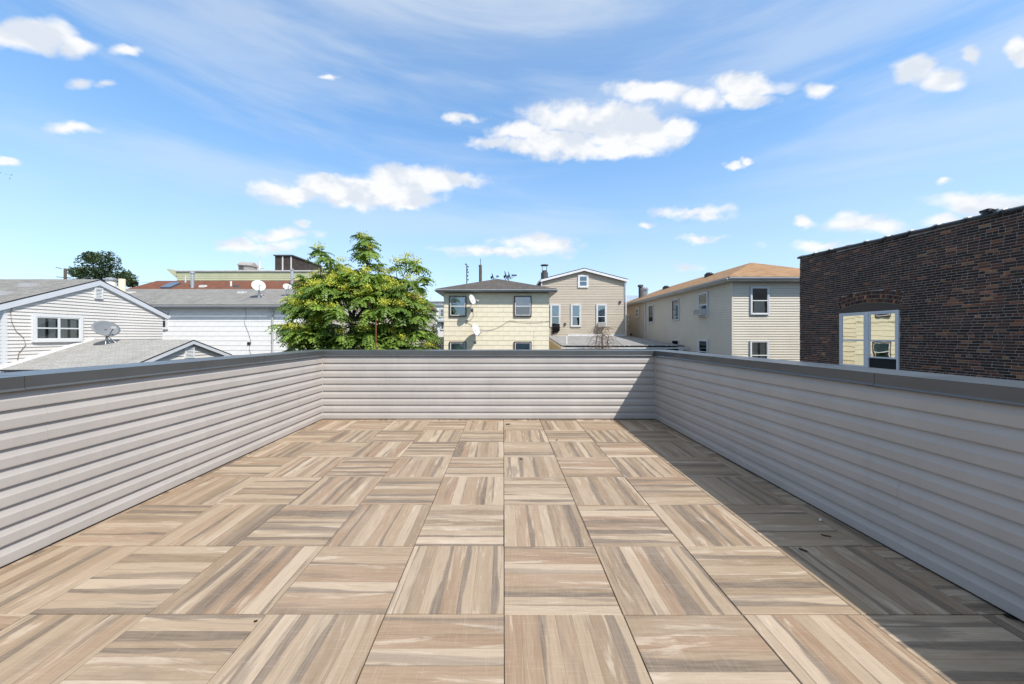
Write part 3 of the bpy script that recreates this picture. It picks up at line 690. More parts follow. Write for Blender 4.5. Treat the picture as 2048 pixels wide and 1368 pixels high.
# clothes hanging from the window and a window air conditioner
def hanging(px0, px1, py0, py1, D, label):
    f2 = front(D); mb = MB(); u0, u1 = XX(px0, D), XX(px1, D); z0, z1 = ZZ(py1, D), ZZ(py0, D); n, m = 14, 8; g = []
    for i in range(n + 1):
        t = i / n; bot = z0 + (z1 - z0) * (.12 * abs(sin(t * 7)) + .25 * t * t)
        g.append([f2.p(u0 + (u1 - u0) * (t + .06 * sin(s * 3)), bot + (z1 - bot) * s / m, .10 + .05 * sin(t * 19) * (1 - s / m * .6)) for s in range(m + 1)])
    for lay in (0, .02):
        for i in range(n):
            for s in range(m): mb.face([q - Vector((0, lay, 0)) for q in (g[i][s], g[i+1][s], g[i+1][s+1], g[i][s+1])])
    tag(mb.build('hanging_clothes', M['cloth'], smooth=True), label, 'clothes')
hanging(1104, 1111.5, 647, 670, D, 'longer black garment hanging from the khaki house window next to the yellow house')
hanging(1111, 1119, 648, 667, D, 'shorter black garment hanging from the khaki house window next to the yellow house')
def air_con(fr, u0, u1, z0, z1, dep, label):
    c = fr.p((u0 + u1) / 2, z0, 0); th = Thing('air_conditioner', c, label, 'air conditioner', 'window air conditioners')
    mb = MB(); fr.box(mb, u0, u1, z0, z1, .05, dep); th.part(mb, 'case', M['ash'])
    k = u0 + .05
    mb = MB(); w = (u1 - u0 - .1); fr.box(mb, u0 + .05, u1 - .05, z0 + .06, z1 - .05, dep, dep + .004); gr = th.part(mb, 'coil', M['soot'])
    n = 8
    for i in range(n):
        zz = z0 + .08 + (z1 - z0 - .16) * i / (n - 1); mb = MB(); fr.box(mb, u0 + .05, u1 - .05, zz - .008, zz + .008, dep + .0045, dep + .014); th.part(mb, 'slat', M['ash'], under=gr)
    return th
air_con(fr, XX(1195, D), XX(1210, D), ZZ(654, D), ZZ(645, D), .38, 'weathered air conditioner in the tall khaki house window behind the bare vine')

# ------------------------------------------------------------------ tan house with the long shaded side
D = 18.; fr = front(D); X0 = XX(1464, D); wd = 5.8; X1 = X0 + wd; zt = ZZ(563, D); Lh = 17.; ws = west(X0)
tn = Thing('house', (X0 + wd / 2, D, GZ), 'tan vinyl sided house with tan hip roof and long shaded side', 'house')
core(tn, X0 + .01, X1, D + .01, D + Lh, GZ, zt, 'vin_tan')
tn.part(clap(fr, [(X0 + .05, -.6), (X1, -.6), (X1, zt), (X0 + .05, zt)], .124, .016), 'front_siding', M['vin_tan'], kind='stuff')
ysp = YS(1292, X0)
tn.part(clap(ws, [(D + .05, -.6), (ysp, -.6), (ysp, zt), (D + .05, zt)], .124, .016), 'side_siding', M['vin_tan'], kind='stuff')
tn.part(clap(ws, [(ysp, -.6), (D + Lh, -.6), (D + Lh, zt), (ysp, zt)], .124, .016), 'side_siding', M['clap_khaki'], kind='stuff', label='older khaki stretch of the side wall')
mb = MB(); mb.box((X0 - .022, D - .022, -.6), (X0 + .05, D + .05, zt)); tn.part(mb, 'corner_post', M['vin_tan'])
ov = .44; ax0, ax1, ay0, ay1 = X0 - ov, X1 + ov, D - ov, D + Lh + ov; hw = (ax1 - ax0) / 2; e1 = zt + .17; rz = e1 + hw * .40; xm = (ax0 + ax1) / 2
tr = roof(tn, [[(ax0, ay0, e1), (ax1, ay0, e1), (xm, ay0 + hw, rz)], [(ax1, ay0, e1), (ax1, ay1, e1), (xm, ay1 - hw, rz), (xm, ay0 + hw, rz)],
     [(ax1, ay1, e1), (ax0, ay1, e1), (xm, ay1 - hw, rz)], [(ax0, ay1, e1), (ax0, ay0, e1), (xm, ay0 + hw, rz), (xm, ay1 - hw, rz)]], 'rf_tan', .03)
mb = MB(); mb.box((ax0 + .02, ay0 + .02, zt - .02), (ax1 - .02, ay1 - .02, zt + .05)); tn.part(mb, 'soffit', M['white_old'])
gutter(tn, (ax0, ay0, e1 - .03), (ax1, ay0, e1 - .03), (0, -1, 0)); gutter(tn, (ax0, ay0, e1 - .03), (ax0, ay1, e1 - .03), (-1, 0, 0))
window(tn, fr, XX(1499.5, D), XX(1536.5, D), ZZ(629.5, D), ZZ(573.5, D), 'grey_trim', 'white', .05, 1, 'sheer', 'glass')
window(tn, fr, XX(1498.5, D), XX(1535.5, D), ZZ(740, D), ZZ(681, D), 'grey_trim', 'white', .05, 1, 'curtain', 'glass')
for (a, b, c, d) in ((1298.6, 1308.5, 645, 610), (1345.6, 1359.5, 640.5, 598.6), (1398.6, 1417.6, 634, 585)):
    ya, yb = YS(b, X0), YS(a, X0); ym = (ya + yb) / 2
    window(tn, ws, ya, yb, ZZ(c, ym), ZZ(d, ym), 'grey_trim', 'soot' if a < 1380 else 'white', .06, 1, None, 'glass_d')
    window(tn, ws, ya, yb, ZZ(c, ym) - 2.62, ZZ(d, ym) - 2.62, 'grey_trim', 'soot' if a < 1380 else 'white', .06, 1, None, 'glass_d')
for (a, b, c, d) in ((1272, 1279.5, 636, 615), (1255.5, 1260.5, 650, 629)):
    ya, yb = YS(b, X0), YS(a, X0); ym = (ya + yb) / 2; window(tn, ws, ya, yb, ZZ(c, ym), ZZ(d, ym), 'vin_tan', 'white_old', .12, 1, None, 'glass_d')
yc0, yc1 = YS(1417, X0), YS(1400, X0)
air_con(ws, yc0 + .08, yc1 - .05, ZZ(631, 20.5), ZZ(618, 20.5), .42, 'pale air conditioner jutting from the shaded side of the tan house')
downspout(tn, X0 - .07, ysp, -.6, zt, 'grey_trim', .045)
for (px, Dd) in ((1418, 20.8), (1332, 27.2)):
    xx = xm - .7; zz = rz - .7 * .40; yy = YS(px, xx); mb = MB(); mb.box((xx - .2, yy - .2, zz - .1), (xx + .2, yy + .2, zz + .14)); mb.tube([(xx, yy, zz + .1), (xx, yy, zz + .22)], .26, 10, r2=.16); tn.part(mb, 'roof_vent', M['black'], under=tr)
for px, h, r in ((1281, .95, .17), (1289, .55, .2), (1293.5, .5, .1)):
    xx = ax0 + 1.5; yy = YS(px, xx); vent_pipe(tn, tr, (xx, yy, e1 + 1.5 * .40), h, r, 'galv' if h < .9 else 'soot')
for px, py in ((1263.5, 668),):
    yy = YS(px, X0); mb = MB(); ws.box(mb, yy - .12, yy + .12, ZZ(px and py, yy) - .15, ZZ(py, yy) + .05, .012, .15); tn.part(mb, 'vent_hood', M['soot'])

# ------------------------------------------------------------------ dark brick building
XB = 11.2; YF = YS(1600, XB); YE = 4.6; wb = west(XB)
bk = Thing('brick_building', (XB + 3, 9, GZ), 'dark brown brick building with segmental arched window', 'building')
def ztop(y): return 4.34 - (YF - y) * .030
CO = .0677; BL = .2135; HD = .108
o1 = (YS(1798.5, XB) - .015, YS(1680.5, XB)); o2 = (YS(2054, XB) - 1.82, YS(2054, XB))
ZS, ZC, WB_, RING = 2.30, 2.44, .36, .118
def arc_of(o):
    w = (o[1] - o[0]) / 2; r = ZC - ZS; rad = (w * w + r * r) / (2 * r); return ((o[0] + o[1]) / 2, ZC - rad, rad, math.asin(w / rad))
arcs = [arc_of(o1), arc_of(o2)]
def blocked(y0, y1, z0, z1):
    """free stretches of a brick course after the arched openings are cut out"""
    free = [(y0, y1)]
    for o, (cy, cz, rad, half) in zip((o1, o2), arcs):
        cut = None
        zm = (z0 + z1) / 2
        if z1 > WB_ - .11 and zm < ZS: cut = [o[0], o[1]]
        ro = rad + 3 * RING
        if zm >= cz + rad * cos(half) - .005 and zm < cz + ro:
            k = (zm - cz)
            if k < ro:
                hw_ = min(sqrt(max(0, ro * ro - k * k)), k * math.tan(half)); cut = [cy - hw_, cy + hw_]
        if cut:
            nf = []
            for a, b in free:
                if cut[1] <= a or cut[0] >= b: nf.append((a, b)); continue
                if cut[0] > a: nf.append((a, cut[0]))
                if cut[1] < b: nf.append((cut[1], b))
            free = nf
    return free
rb = random.Random(5)
from mathutils import noise as mnoise
def tone(y, z, boost=0.):
    n = mnoise.noise(Vector((y * .9, z * 1.1, 3.3))); n2 = mnoise.noise(Vector((y * .45 + 4, z * .5, 9.1)))
    low = max(0, min(1, (1.6 - z) / 1.6)); near = max(0, min(1, (10.5 - y) / 3))
    pr = .05 + .20 * max(0, n2 + .1) + .55 * low * (.25 + .75 * near) * max(0, .35 + n) + boost
    if rb.random() < pr:
        k = rb.random(); c = (.25, .105, .052) if k < .5 else ((.19, .078, .043) if k < .8 else (.30, .16, .08))
    else:
        k = rb.random(); c = (.066, .036, .026) if k < .45 else ((.042, .028, .023) if k < .68 else (.105, .047, .031))
    f = .86 * rb.uniform(.75, 1.3) * (1 + .5 * n); return tuple(x * f for x in c)
bricks = []
z = -.25; row = 0
while z < 4.5:
    header = row % 7 == 3; Lb = HD if header else BL; off = rb.uniform(0, Lb) if header else (0 if row % 2 else Lb / 2); off += rb.uniform(-.02, .02)
    y = YE - off
    while y < YF:
        j = .0135; Lk = Lb * rb.choice((1, 1, 1, 1, .97, 1.03)) if not header else Lb
        if not header and rb.random() < .10: Lk = HD
        for (a, b) in blocked(max(y, YE), min(y + Lk, YF + j), z, z + CO):
            if b - a > .035 and z + CO < ztop((a + b) / 2) - .01: bricks.append((a + j * .5, b - j * .5, z + .0068, z + CO - .0068))
        y += Lk
    z += CO; row += 1
def brick_hexa(mb, a, b, z0, z1, col):
    n1 = rb.uniform(.007, .013); jz = lambda: rb.uniform(-.0022, .0022); c = .004
    back = [(XB + .01, a, z0), (XB + .01, b, z0), (XB + .01, b, z1), (XB + .01, a, z1)]
    fr_ = [(XB - n1 - jz() * .6, a + c + jz(), z0 + c + jz()), (XB - n1 - jz() * .6, b - c + jz(), z0 + c + jz()), (XB - n1 - jz() * .6, b - c + jz(), z1 - c + jz()), (XB - n1 - jz() * .6, a + c + jz(), z1 - c + jz())]
    mid = [(XB - n1 + .005, p[1], p[2]) for p in back]
    k = len(mb.v); mb.v += back + mid + fr_
    for base in (0, 4):
        for i in range(4):
            jj = (i + 1) % 4; mb.f.append((k + base + i, k + base + jj, k + base + 4 + jj, k + base + 4 + i)); mb.mi.append(0); mb.col.append(col)
    mb.f.append((k + 8, k + 9, k + 10, k + 11)); mb.mi.append(0); mb.col.append(col)
mb = MB(); mb.hexa([(XB, YE, GZ), (XB + 8, YE, GZ), (XB + 8, YF, GZ), (XB, YF, GZ), (XB, YE, ztop(YE)), (XB + 8, YE, ztop(YE)), (XB + 8, YF, ztop(YF)), (XB, YF, ztop(YF))])
wall_b = bk.part(mb, 'wall', M['mortar'])
vis = sorted([b for b in bricks if b[0] > 7.9 and b[2] > .25], key=lambda b: b[0])
single = set(vis[:300]); rest = MB()
for b in bricks:
    t = tone((b[0] + b[1]) / 2, b[2])
    if b in single:
        m1 = MB(); brick_hexa(m1, *b, t); bk.part(m1, 'brick', M['brick'], under=wall_b)
    else: brick_hexa(rest, *b, t)
bk.part(rest, 'brickwork', M['brick'], kind='stuff', under=wall_b)
for o, (cy, cz, rad, half) in zip((o1, o2), arcs):
    mb = MB()
    for k in range(3):                                   # three rings of header bricks
        r0 = rad + k * RING; n = int(2 * half * (r0 + RING * .5) / .068)
        for i in range(n):
            a0 = -half + 2 * half * (i + .09) / n; a1 = -half + 2 * half * (i + .91) / n
            q = [(cy + (r0 + e) * sin(a), cz + (r0 + e) * cos(a)) for e, a in ((.007, a0), (.007, a1), (RING - .007, a1), (RING - .007, a0))]
            n1 = rb.uniform(.006, .012); t = tone(cy, 2.2, .12)
            mb.hexa([(XB + .01, *q[0]), (XB + .01, *q[1]), (XB - n1, *q[1]), (XB - n1, *q[0]), (XB + .01, *q[3]), (XB + .01, *q[2]), (XB - n1, *q[2]), (XB - n1, *q[3])], 0, t)
    ar = bk.part(mb, 'window_arch', M['brick'], under=wall_b, kind='stuff')
    mb = MB(); y = o[0]
    while y < o[1] - .03:
        mb.hexa([(XB + .01, y + .006, WB_ - .11), (XB + .01, y + .062, WB_ - .11), (XB - .03, y + .062, WB_ - .115), (XB - .03, y + .006, WB_ - .115), (XB + .01, y + .006, WB_ - .006), (XB + .01, y + .062, WB_ - .006), (XB - .03, y + .062, WB_ - .02), (XB - .03, y + .006, WB_ - .02)], 0, tuple(x * .7 for x in tone(y, 3.))); y += .068
    bk.part(mb, 'brick_sill', M['brick'], under=wall_b, kind='stuff')
    # arched board over the window and the twin sash window: thin things let into the wall face
    N_ = 14; pts = [(cy + rad * sin(-half + 2 * half * i / N_), cz + rad * cos(-half + 2 * half * i / N_)) for i in range(N_ + 1)]
    mb = MB(); pol = [(XB - .003, o[0], 2.16)] + [(XB - .003, y, z) for y, z in pts] + [(XB - .003, o[1], 2.16)]
    mb.slab(pol, (.012, 0, 0)); bk.part(mb, 'arch_panel', M['panel_b'])
    mb = MB()
    for i in range(N_):
        (ya, za), (yb2, zb2) = pts[i], pts[i + 1]; mb.hexa([(XB - .008, ya, za - .014), (XB, ya, za - .014), (XB, yb2, zb2 - .014), (XB - .008, yb2, zb2 - .014), (XB - .008, ya, za + .002), (XB, ya, za + .002), (XB, yb2, zb2 + .002), (XB - .008, yb2, zb2 + .002)])
    bk.part(mb, 'arch_bead', M['cable_b'])
    wf = west(XB + .012); z0, z1 = WB_ + .03, 2.158; y0, y1 = o[0] + .004, o[1] - .004; ymid = (y0 + y1) / 2
    mb = MB(); b_ = wf.box; t = .055
    b_(mb, y0, y0 + t, z0, z1, 0, .05); b_(mb, y1 - t, y1, z0, z1, 0, .05); b_(mb, y0 + t, y1 - t, z1 - .05, z1, 0, .048); b_(mb, y0 + t, y1 - t, z0, z0 + .06, 0, .06); b_(mb, ymid - .055, ymid + .055, z0 + .06, z1 - .05, 0, .052)
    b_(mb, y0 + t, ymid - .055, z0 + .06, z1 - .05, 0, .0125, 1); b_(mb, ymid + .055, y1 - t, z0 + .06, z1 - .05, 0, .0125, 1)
    w_ = bk.part(mb, 'window', [M['grey_trim'], M['dark']])
    for (a, c, openz) in ((y0 + t, ymid - .055, .30), (ymid + .055, y1 - t, 0.)):
        zm = z0 + .06 + (z1 - z0 - .11) * .5; zlo = z0 + .061 + openz; e = .001; fw = .045
        s1 = MB(); b_(s1, a + e, a + fw, zlo, z1 - .051, .013, .04); b_(s1, c - fw, c - e, zlo, z1 - .051, .013, .04); b_(s1, a + fw, c - fw, z1 - .051 - fw, z1 - .051, .013, .039); b_(s1, a + fw, c - fw, zlo, zlo + fw, .013, .041); b_(s1, a + fw, c - fw, zm - .025, zm + .025, .013, .042)
        bk.part(s1, 'sash', M['grey_trim'], under=w_)
        for p0, p1, nn in ((zm + .025, z1 - .051 - fw, .026), (zlo + fw, zm - .025, .030)):
            gm = MB(); gm.face([wf.p(a + fw, p0, nn), wf.p(c - fw, p0, nn), wf.p(c - fw, p1, nn), wf.p(a + fw, p1, nn)]); bk.part(gm, 'pane', M['glass_m'], under=w_)
# glazed coping tiles on the brick parapet, one of them broken
y = YE; k = 0
while y < YF:
    ln = .62; y1 = min(y + ln, YF + .04); za, zb = ztop(y), ztop(y1); px = CX + F * XB / ((y + y1) / 2); lift = R.uniform(-.004, .008)
    if not (1962 < px < 1995):
        mb = MB(); pr = [(-.06, -.02), (-.06, .035), (.05, .085), (.17, .10), (.30, .085), (.42, .035), (.42, -.02)]
        n = len(pr); kk = len(mb.v)
        for yy, zz, gr in ((y + .004, za, 1.), (y1 - .07, zb, 1.), (y1 - .065, zb, 1.16), (y1 - .004, zb, 1.16)): mb.v += [(XB + .18 + (o - .18) * gr, yy, zz + lift + (q * gr if q > 0 else q)) for o, q in pr]
        for s_ in range(3):
            for i in range(n): j = (i + 1) % n; mb.f.append((kk + s_*n + i, kk + s_*n + j, kk + (s_+1)*n + j, kk + (s_+1)*n + i))
        mb.f += [tuple(range(kk, kk + n)), tuple(range(kk + 3*n, kk + 4*n))]; mb.mi = [0] * len(mb.f); mb.col = [None] * len(mb.f)
        bk.part(mb, 'coping_tile', M['coptile'])
        if R.random() < .6:
            mb = MB(); c = Vector((XB - .03, y1 - .06, zb + .09)); mb.hexa([c + Vector((-.02, -.06, -.03)), c + Vector((.09, -.06, .0)), c + Vector((.09, .07, .0)), c + Vector((-.02, .05, -.03)), c + Vector((-.01, -.05, .0)), c + Vector((.08, -.04, .035)), c + Vector((.09, .05, .035)), c + Vector((0, .04, .01))]); bk.part(mb, 'mortar_patch', M['white_old'])
    y = y1; k += 1
mb = MB(); yb_ = YS(1976, XB); c = Vector((XB + .05, yb_, ztop(yb_)))
for i in range(16):
    s_ = R.uniform(.03, .07); q = c + Vector((R.uniform(-.05, .08), R.uniform(-.22, .16), .0 + R.uniform(0, .10))); q.z += .06 if abs(q.y - c.y) < .15 else 0
    h8 = [q + Vector((sx * s_ * R.uniform(.6, 1.2), sy * s_ * R.uniform(.8, 1.7), sz * s_ * R.uniform(.3, .7))) for sz in (-1, 1) for sx, sy in ((-1, -1), (1, -1), (1, 1), (-1, 1))]; mb.hexa(h8, 0 if i % 4 else 1)
bk.part(mb, 'broken_coping', [M['coptile'], M['white_old']])

# ------------------------------------------------------------------ beige gabled house and its low wing
XG = -16.; ya, yr, yb = 11.77, 14.5, 17.24; fr = east(XG); ez = ZZ(630, yb); az_ = ZZ(565, yr); bz = -1.2
bh = Thing('house', (XG - 5, yr, GZ), 'beige vinyl sided house with a gable, twin curtained window and grey roof', 'house')
core(bh, XG - 14, XG - .01, ya + .01, yb, GZ, ez, 'vin_beige')
bh.part(clap(fr, [(ya, bz), (yb, bz), (yb, ez), (yr, az_), (ya, ez)], .118, .016), 'gable_siding', M['vin_beige'], kind='stuff')
bh.part(clap(front(ya), [(XG - 14, bz), (XG - .03, bz), (XG - .03, ez), (XG - 14, ez)], .118, .016), 'side_siding', M['vin_beige'], kind='stuff')
mb = MB(); mb.slab([(XG - .012, ya, ez), (XG - .012, yb, ez), (XG - .012, yr, az_)], (-13.9, 0, 0)); bh.part(mb, 'gable_core', M['vin_beige'])
mb = MB(); mb.box((XG - .08, ya - .02, bz), (XG + .022, ya + .07, ez)); bh.part(mb, 'corner_post', M['white'])
sl = (az_ - ez) / (yr - ya); ap = az_ + .13; o = .22
br_ = roof(bh, [[(XG + .09, ya - o, ap - (yr - ya + o) * sl), (XG + .09, yr, ap), (XG - 14.2, yr, ap), (XG - 14.2, ya - o, ap - (yr - ya + o) * sl)][::-1],
          [(XG + .09, yr, ap), (XG + .09, yb + o, ap - (yb - yr + o) * sl), (XG - 14.2, yb + o, ap - (yb - yr + o) * sl), (XG - 14.2, yr, ap)][::-1]], 'rf_grey', .05)
for sgn in (-1, 1):
    e = yr + sgn * (yr - ya + o); zz = ap - (yr - ya + o) * sl
    mb = MB(); mb.hexa([(XG + .05, yr, ap - .24), (XG + .05, e, zz - .24), (XG + .095, e, zz - .24), (XG + .095, yr, ap - .24), (XG + .05, yr, ap - .052), (XG + .05, e, zz - .052), (XG + .095, e, zz - .052), (XG + .095, yr, ap - .052)])
    bh.part(mb, 'rake_board', M['grey_trim'])
    mb = MB(); mb.hexa([(XG + .01, yr, ap - .26), (XG + .01, e, zz - .26), (XG + .049, e, zz - .26), (XG + .049, yr, ap - .26), (XG + .01, yr, ap - .235), (XG + .01, e, zz - .235), (XG + .049, e, zz - .235), (XG + .049, yr, ap - .235)])
    bh.part(mb, 'soffit', M['white'])
gutter(bh, (XG - 14, yb + o, ap - (yb - yr + o) * sl - .05), (XG + .1, yb + o, ap - (yb - yr + o) * sl - .05), (0, 1, 0), 'white')
window(bh, fr, YS(61, XG), YS(163, XG), ZZ(684.5, 12.6), ZZ(627.5, 12.6), 'white', 'white', .10, 2, 'curtain', 'glass', .075)
def louver(th, fr, u0, u1, z0, z1, n=6):
    mb = MB(); t = .045; b = fr.box
    b(mb, u0, u0 + t, z0, z1, 0, .075); b(mb, u1 - t, u1, z0, z1, 0, .075); b(mb, u0 + t, u1 - t, z1 - t, z1, 0, .074); b(mb, u0 + t, u1 - t, z0, z0 + t, 0, .076); b(mb, u0 + t, u1 - t, z0 + t, z1 - t, 0, .036, 1)
    v = th.part(mb, 'gable_vent', [M['white'], M['soot']])
    for i in range(n):
        zz = z0 + t + (z1 - z0 - 2 * t) * (i + .3) / n; m2 = MB(); m2.hexa([fr.p(u0 + t, zz, .068), fr.p(u1 - t, zz, .068), fr.p(u1 - t, zz + .006, .069), fr.p(u0 + t, zz + .006, .069), fr.p(u0 + t, zz + .035, .039), fr.p(u1 - t, zz + .035, .039), fr.p(u1 - t, zz + .041, .04), fr.p(u0 + t, zz + .041, .04)]); th.part(m2, 'slat', M['white'], under=v)
louver(bh, fr, YS(186.5, XG), YS(203, XG), ZZ(597.5, 14.45), ZZ(576, 14.45))
for px, py in ((60, 567), (8, 586)):
    Dv = 13.6 if px > 30 else 12.6; xx = XX(px, Dv); zz = ap - (yr - Dv) * sl; mb = MB(); mb.box((xx - .22, Dv - .16, zz - .08), (xx + .22, Dv + .14, zz + .07)); bh.part(mb, 'roof_vent', M['grey_gutter'], under=br_)
mb = MB(); pts = [(31, 600), (24, 612), (19, 625), (22, 645), (30, 662), (45, 675), (50, 690), (36, 706), (33, 722)]
mb.tube([Vector((XG + .03, YS(a, XG), ZZ(b, YS(a, XG)))) for a, b in pts], .008, 5); tag(mb.build('cable', M['cable_b']), 'thin cable snaking down the beige gable wall beside the twin window', 'cable')
# the wing
XW = -12.2; wy0, wyr, wy1 = 12.39, 14.3, 16.21; wez = .62; wap = 1.27; wsl = (wap - wez) / (wyr - wy0); fw_ = east(XW)
wg = Thing('low_wing', ((XW + XG) / 2, wyr, GZ), 'low beige wing with pale grey roof and small louvred gable', 'building')
core(wg, XG + .03, XW - .01, wy0 + .15, wy1 - .15, GZ, wez - .15, 'vin_beige')
wg.part(clap(fw_, [(wy0 + .15, -1.), (wy1 - .15, -1.), (wy1 - .15, wez - .1), (wyr, wap - .10), (wy0 + .15, wez - .1)], .118, .016), 'gable_siding', M['vin_beige'], kind='stuff')
mb = MB(); mb.slab([(XW - .012, wy0 + .15, wez - .16), (XW - .012, wy1 - .15, wez - .16), (XW - .012, wyr, wap - .13)], (-3.7, 0, 0)); wg.part(mb, 'gable_core', M['vin_beige'])
y0e = 11.6; z0e = wap - (wyr - y0e) * wsl
wr = roof(wg, [[(XG + .03, y0e, z0e), (XW + .15, y0e, z0e), (XW + .15, wyr, wap), (XG + .03, wyr, wap)], [(XW + .15, wy1 + .1, wez - .03), (XG + .03, wy1 + .1, wez - .03), (XG + .03, wyr, wap), (XW + .15, wyr, wap)]], 'rf_wing', .05)
for e, zz in ((y0e, z0e), (wy1 + .1, wez - .03)):
    mb = MB(); mb.hexa([(XW + .12, wyr, wap - .17), (XW + .12, e, zz - .17), (XW + .155, e, zz - .17), (XW + .155, wyr, wap - .17), (XW + .12, wyr, wap - .052), (XW + .12, e, zz - .052), (XW + .155, e, zz - .052), (XW + .155, wyr, wap - .052)]); wg.part(mb, 'rake_board', M['grey_trim'])
mb = MB(); mb.hexa([(XG + .02, y0e, z0e), (XG + .07, y0e, z0e), (XG + .07, wyr, wap), (XG + .02, wyr, wap), (XG + .02, y0e, z0e + .09), (XG + .05, y0e, z0e + .09), (XG + .05, wyr, wap + .09), (XG + .02, wyr, wap + .09)]); wg.part(mb, 'flashing', M['white'], under=wr)
louver(wg, fw_, YS(367, XW), YS(386, XW), ZZ(716, 14.3), ZZ(695, 14.3))
Dd = 13.75; xx = XX(214, Dd); zz = wap - (wyr - Dd) * wsl
dish(P(211, 658, Dd), .33, 'large grey oval dish on tripod on the low wing roof', 'dish', Vector((.90, -.24, .52)), 1.25, foot=(xx, Dd + .1, zz + .03), legs=3, arm=1.25)

# ------------------------------------------------------------------ white shingled house
D = 20.5; fr = front(D); x1 = XX(577, D); x0 = -26.; ez = ZZ(609, D); ryD = 23.9; rzz = ZZ(578, ryD); yb = 27.4
wh = Thing('house', ((x0 + x1) / 2, D, GZ), 'white cement-shingled house with stained grey roof behind the low wing', 'house')
core(wh, x0, x1 - .01, D + .01, yb, GZ, ez, 'sh_white')
ush = XX(318, D); shingle_wall(wh, fr, ush, x1, ez - .15, .35, .61, .267, M['sh_white'])
mb = MB(); fr.box(mb, x0, ush, .0, ez - .1, .0, .01); wh.part(mb, 'wall', M['sh_white'])
mb = MB(); fr.box(mb, x0, x1, ez - .15, ez, .0, .02); wh.part(mb, 'frieze_board', M['white'])
wh.part(clap(east(x1), [(D, 0), (yb, 0), (yb, ez), (ryD, rzz - .1), (D, ez)], .267, .012), 'gable_siding', M['sh_white'], kind='stuff')
mb = MB(); mb.slab([(x1 - .012, D, ez), (x1 - .012, yb, ez), (x1 - .012, ryD, rzz - .13)], (-10, 0, 0)); wh.part(mb, 'gable_core', M['sh_white'])
sl = (rzz - ez) / (ryD - D); o = .36
whr = roof(wh, [[(x0, D - o, ez - o * sl + .1), (x1 + .15, D - o, ez - o * sl + .1), (x1 + .15, ryD, rzz), (x0, ryD, rzz)], [(x1 + .15, yb + o, ez - o * sl + .1), (x0, yb + o, ez - o * sl + .1), (x0, ryD, rzz), (x1 + .15, ryD, rzz)]], 'rf_grey', .05)
for e, zz in ((D - o, ez - o * sl + .1), (yb + o, ez - o * sl + .1)):
    mb = MB(); mb.hexa([(x1 + .12, ryD, rzz - .2), (x1 + .12, e, zz - .2), (x1 + .155, e, zz - .2), (x1 + .155, ryD, rzz - .2), (x1 + .12, ryD, rzz - .052), (x1 + .12, e, zz - .052), (x1 + .155, e, zz - .052), (x1 + .155, ryD, rzz - .052)]); wh.part(mb, 'rake_board', M['white_old'])
gutter(wh, (x0, D - o, ez - o * sl + .05), (x1 + .15, D - o, ez - o * sl + .05), (0, -1, 0))
mb = MB(); mb.tube([(XX(545, D), D - o + .02, ez - .2), (XX(546.5, D), D - .07, ez - .5), (XX(546.5, D), D - .07, -1.)], .045, 6); wh.part(mb, 'downspout', M['grey_gutter'])
window(wh, fr, XX(309, D), XX(337.5, D), ZZ(659, D), ZZ(622, D), 'white', 'white', .09, 1, None, 'glass')
mb = MB(); q = lambda a, b, n=.03: fr.p(XX(a, D), ZZ(b, D), n)
mb.tube([q(490, 608), q(493, 630), q(489, 645), q(497, 665), q(502, 682), q(499, 698), q(503, 712)], .008, 5); mb.box(tuple(q(496, 689, .0)), tuple(q(502, 684, .07))); tag(mb.build('cable', M['cable']), 'black cable dangling down the white shingled wall', 'cable')
def wr_z(y): return rzz - (ryD - y) * sl
for px, base, top, r, cap in ((222, 590, 560, .26, 1), (244, 590, 558, .17, 0)):
    yy = 22.6; xx = XX(px, yy); zt_ = ZZ(top, yy); mb = MB(); mb.tube([(xx, yy, wr_z(yy) - .15), (xx, yy, zt_)], r, 12)
    if cap: mb.tube([(xx, yy, zt_ - .02), (xx, yy, zt_ + .06)], r * 1.35, 12, mi=1); mb.tube([(xx, yy, zt_ + .05), (xx, yy, zt_ + .13)], r * .9, 12, mi=1)
    wh.part(mb, 'chimney', [M['sh_white'] if cap else M['sh_yellow'], M['galv']], under=whr)
for px, py in ((262, 585), (485, 587), (478, 597)):
    yy = 22.9 if py < 590 else 21.8; xx = XX(px, yy); zz = wr_z(yy); mb = MB()
    mb.hexa([(xx - .22, yy - .18, zz - .08), (xx + .22, yy - .18, zz - .08), (xx + .22, yy + .2, zz + .02), (xx - .22, yy + .2, zz + .02), (xx - .2, yy - .16, zz + .08), (xx + .2, yy - .16, zz + .08), (xx + .18, yy + .1, zz + .11), (xx - .18, yy + .1, zz + .11)])
    if py < 590: wh.part(mb, 'roof_vent', M['white_old'], under=whr)
yy = 21.6; xx = XX(517, yy); dish(P(517, 572, yy), .36, 'round pale dish on tripod on the stained grey roof', 'dish_w', Vector((.62, -.66, .42)), 1.0, foot=(xx + .05, yy + .05, wr_z(yy + .05)), legs=3)
yy = 22.0; xx = XX(573, yy); dish(P(575, 574, yy), .22, 'small white dish at the tree end of the stained grey roof', 'dish_w', Vector((.62, -.60, .5)), 1.15, foot=(xx - .1, yy, wr_z(yy)))

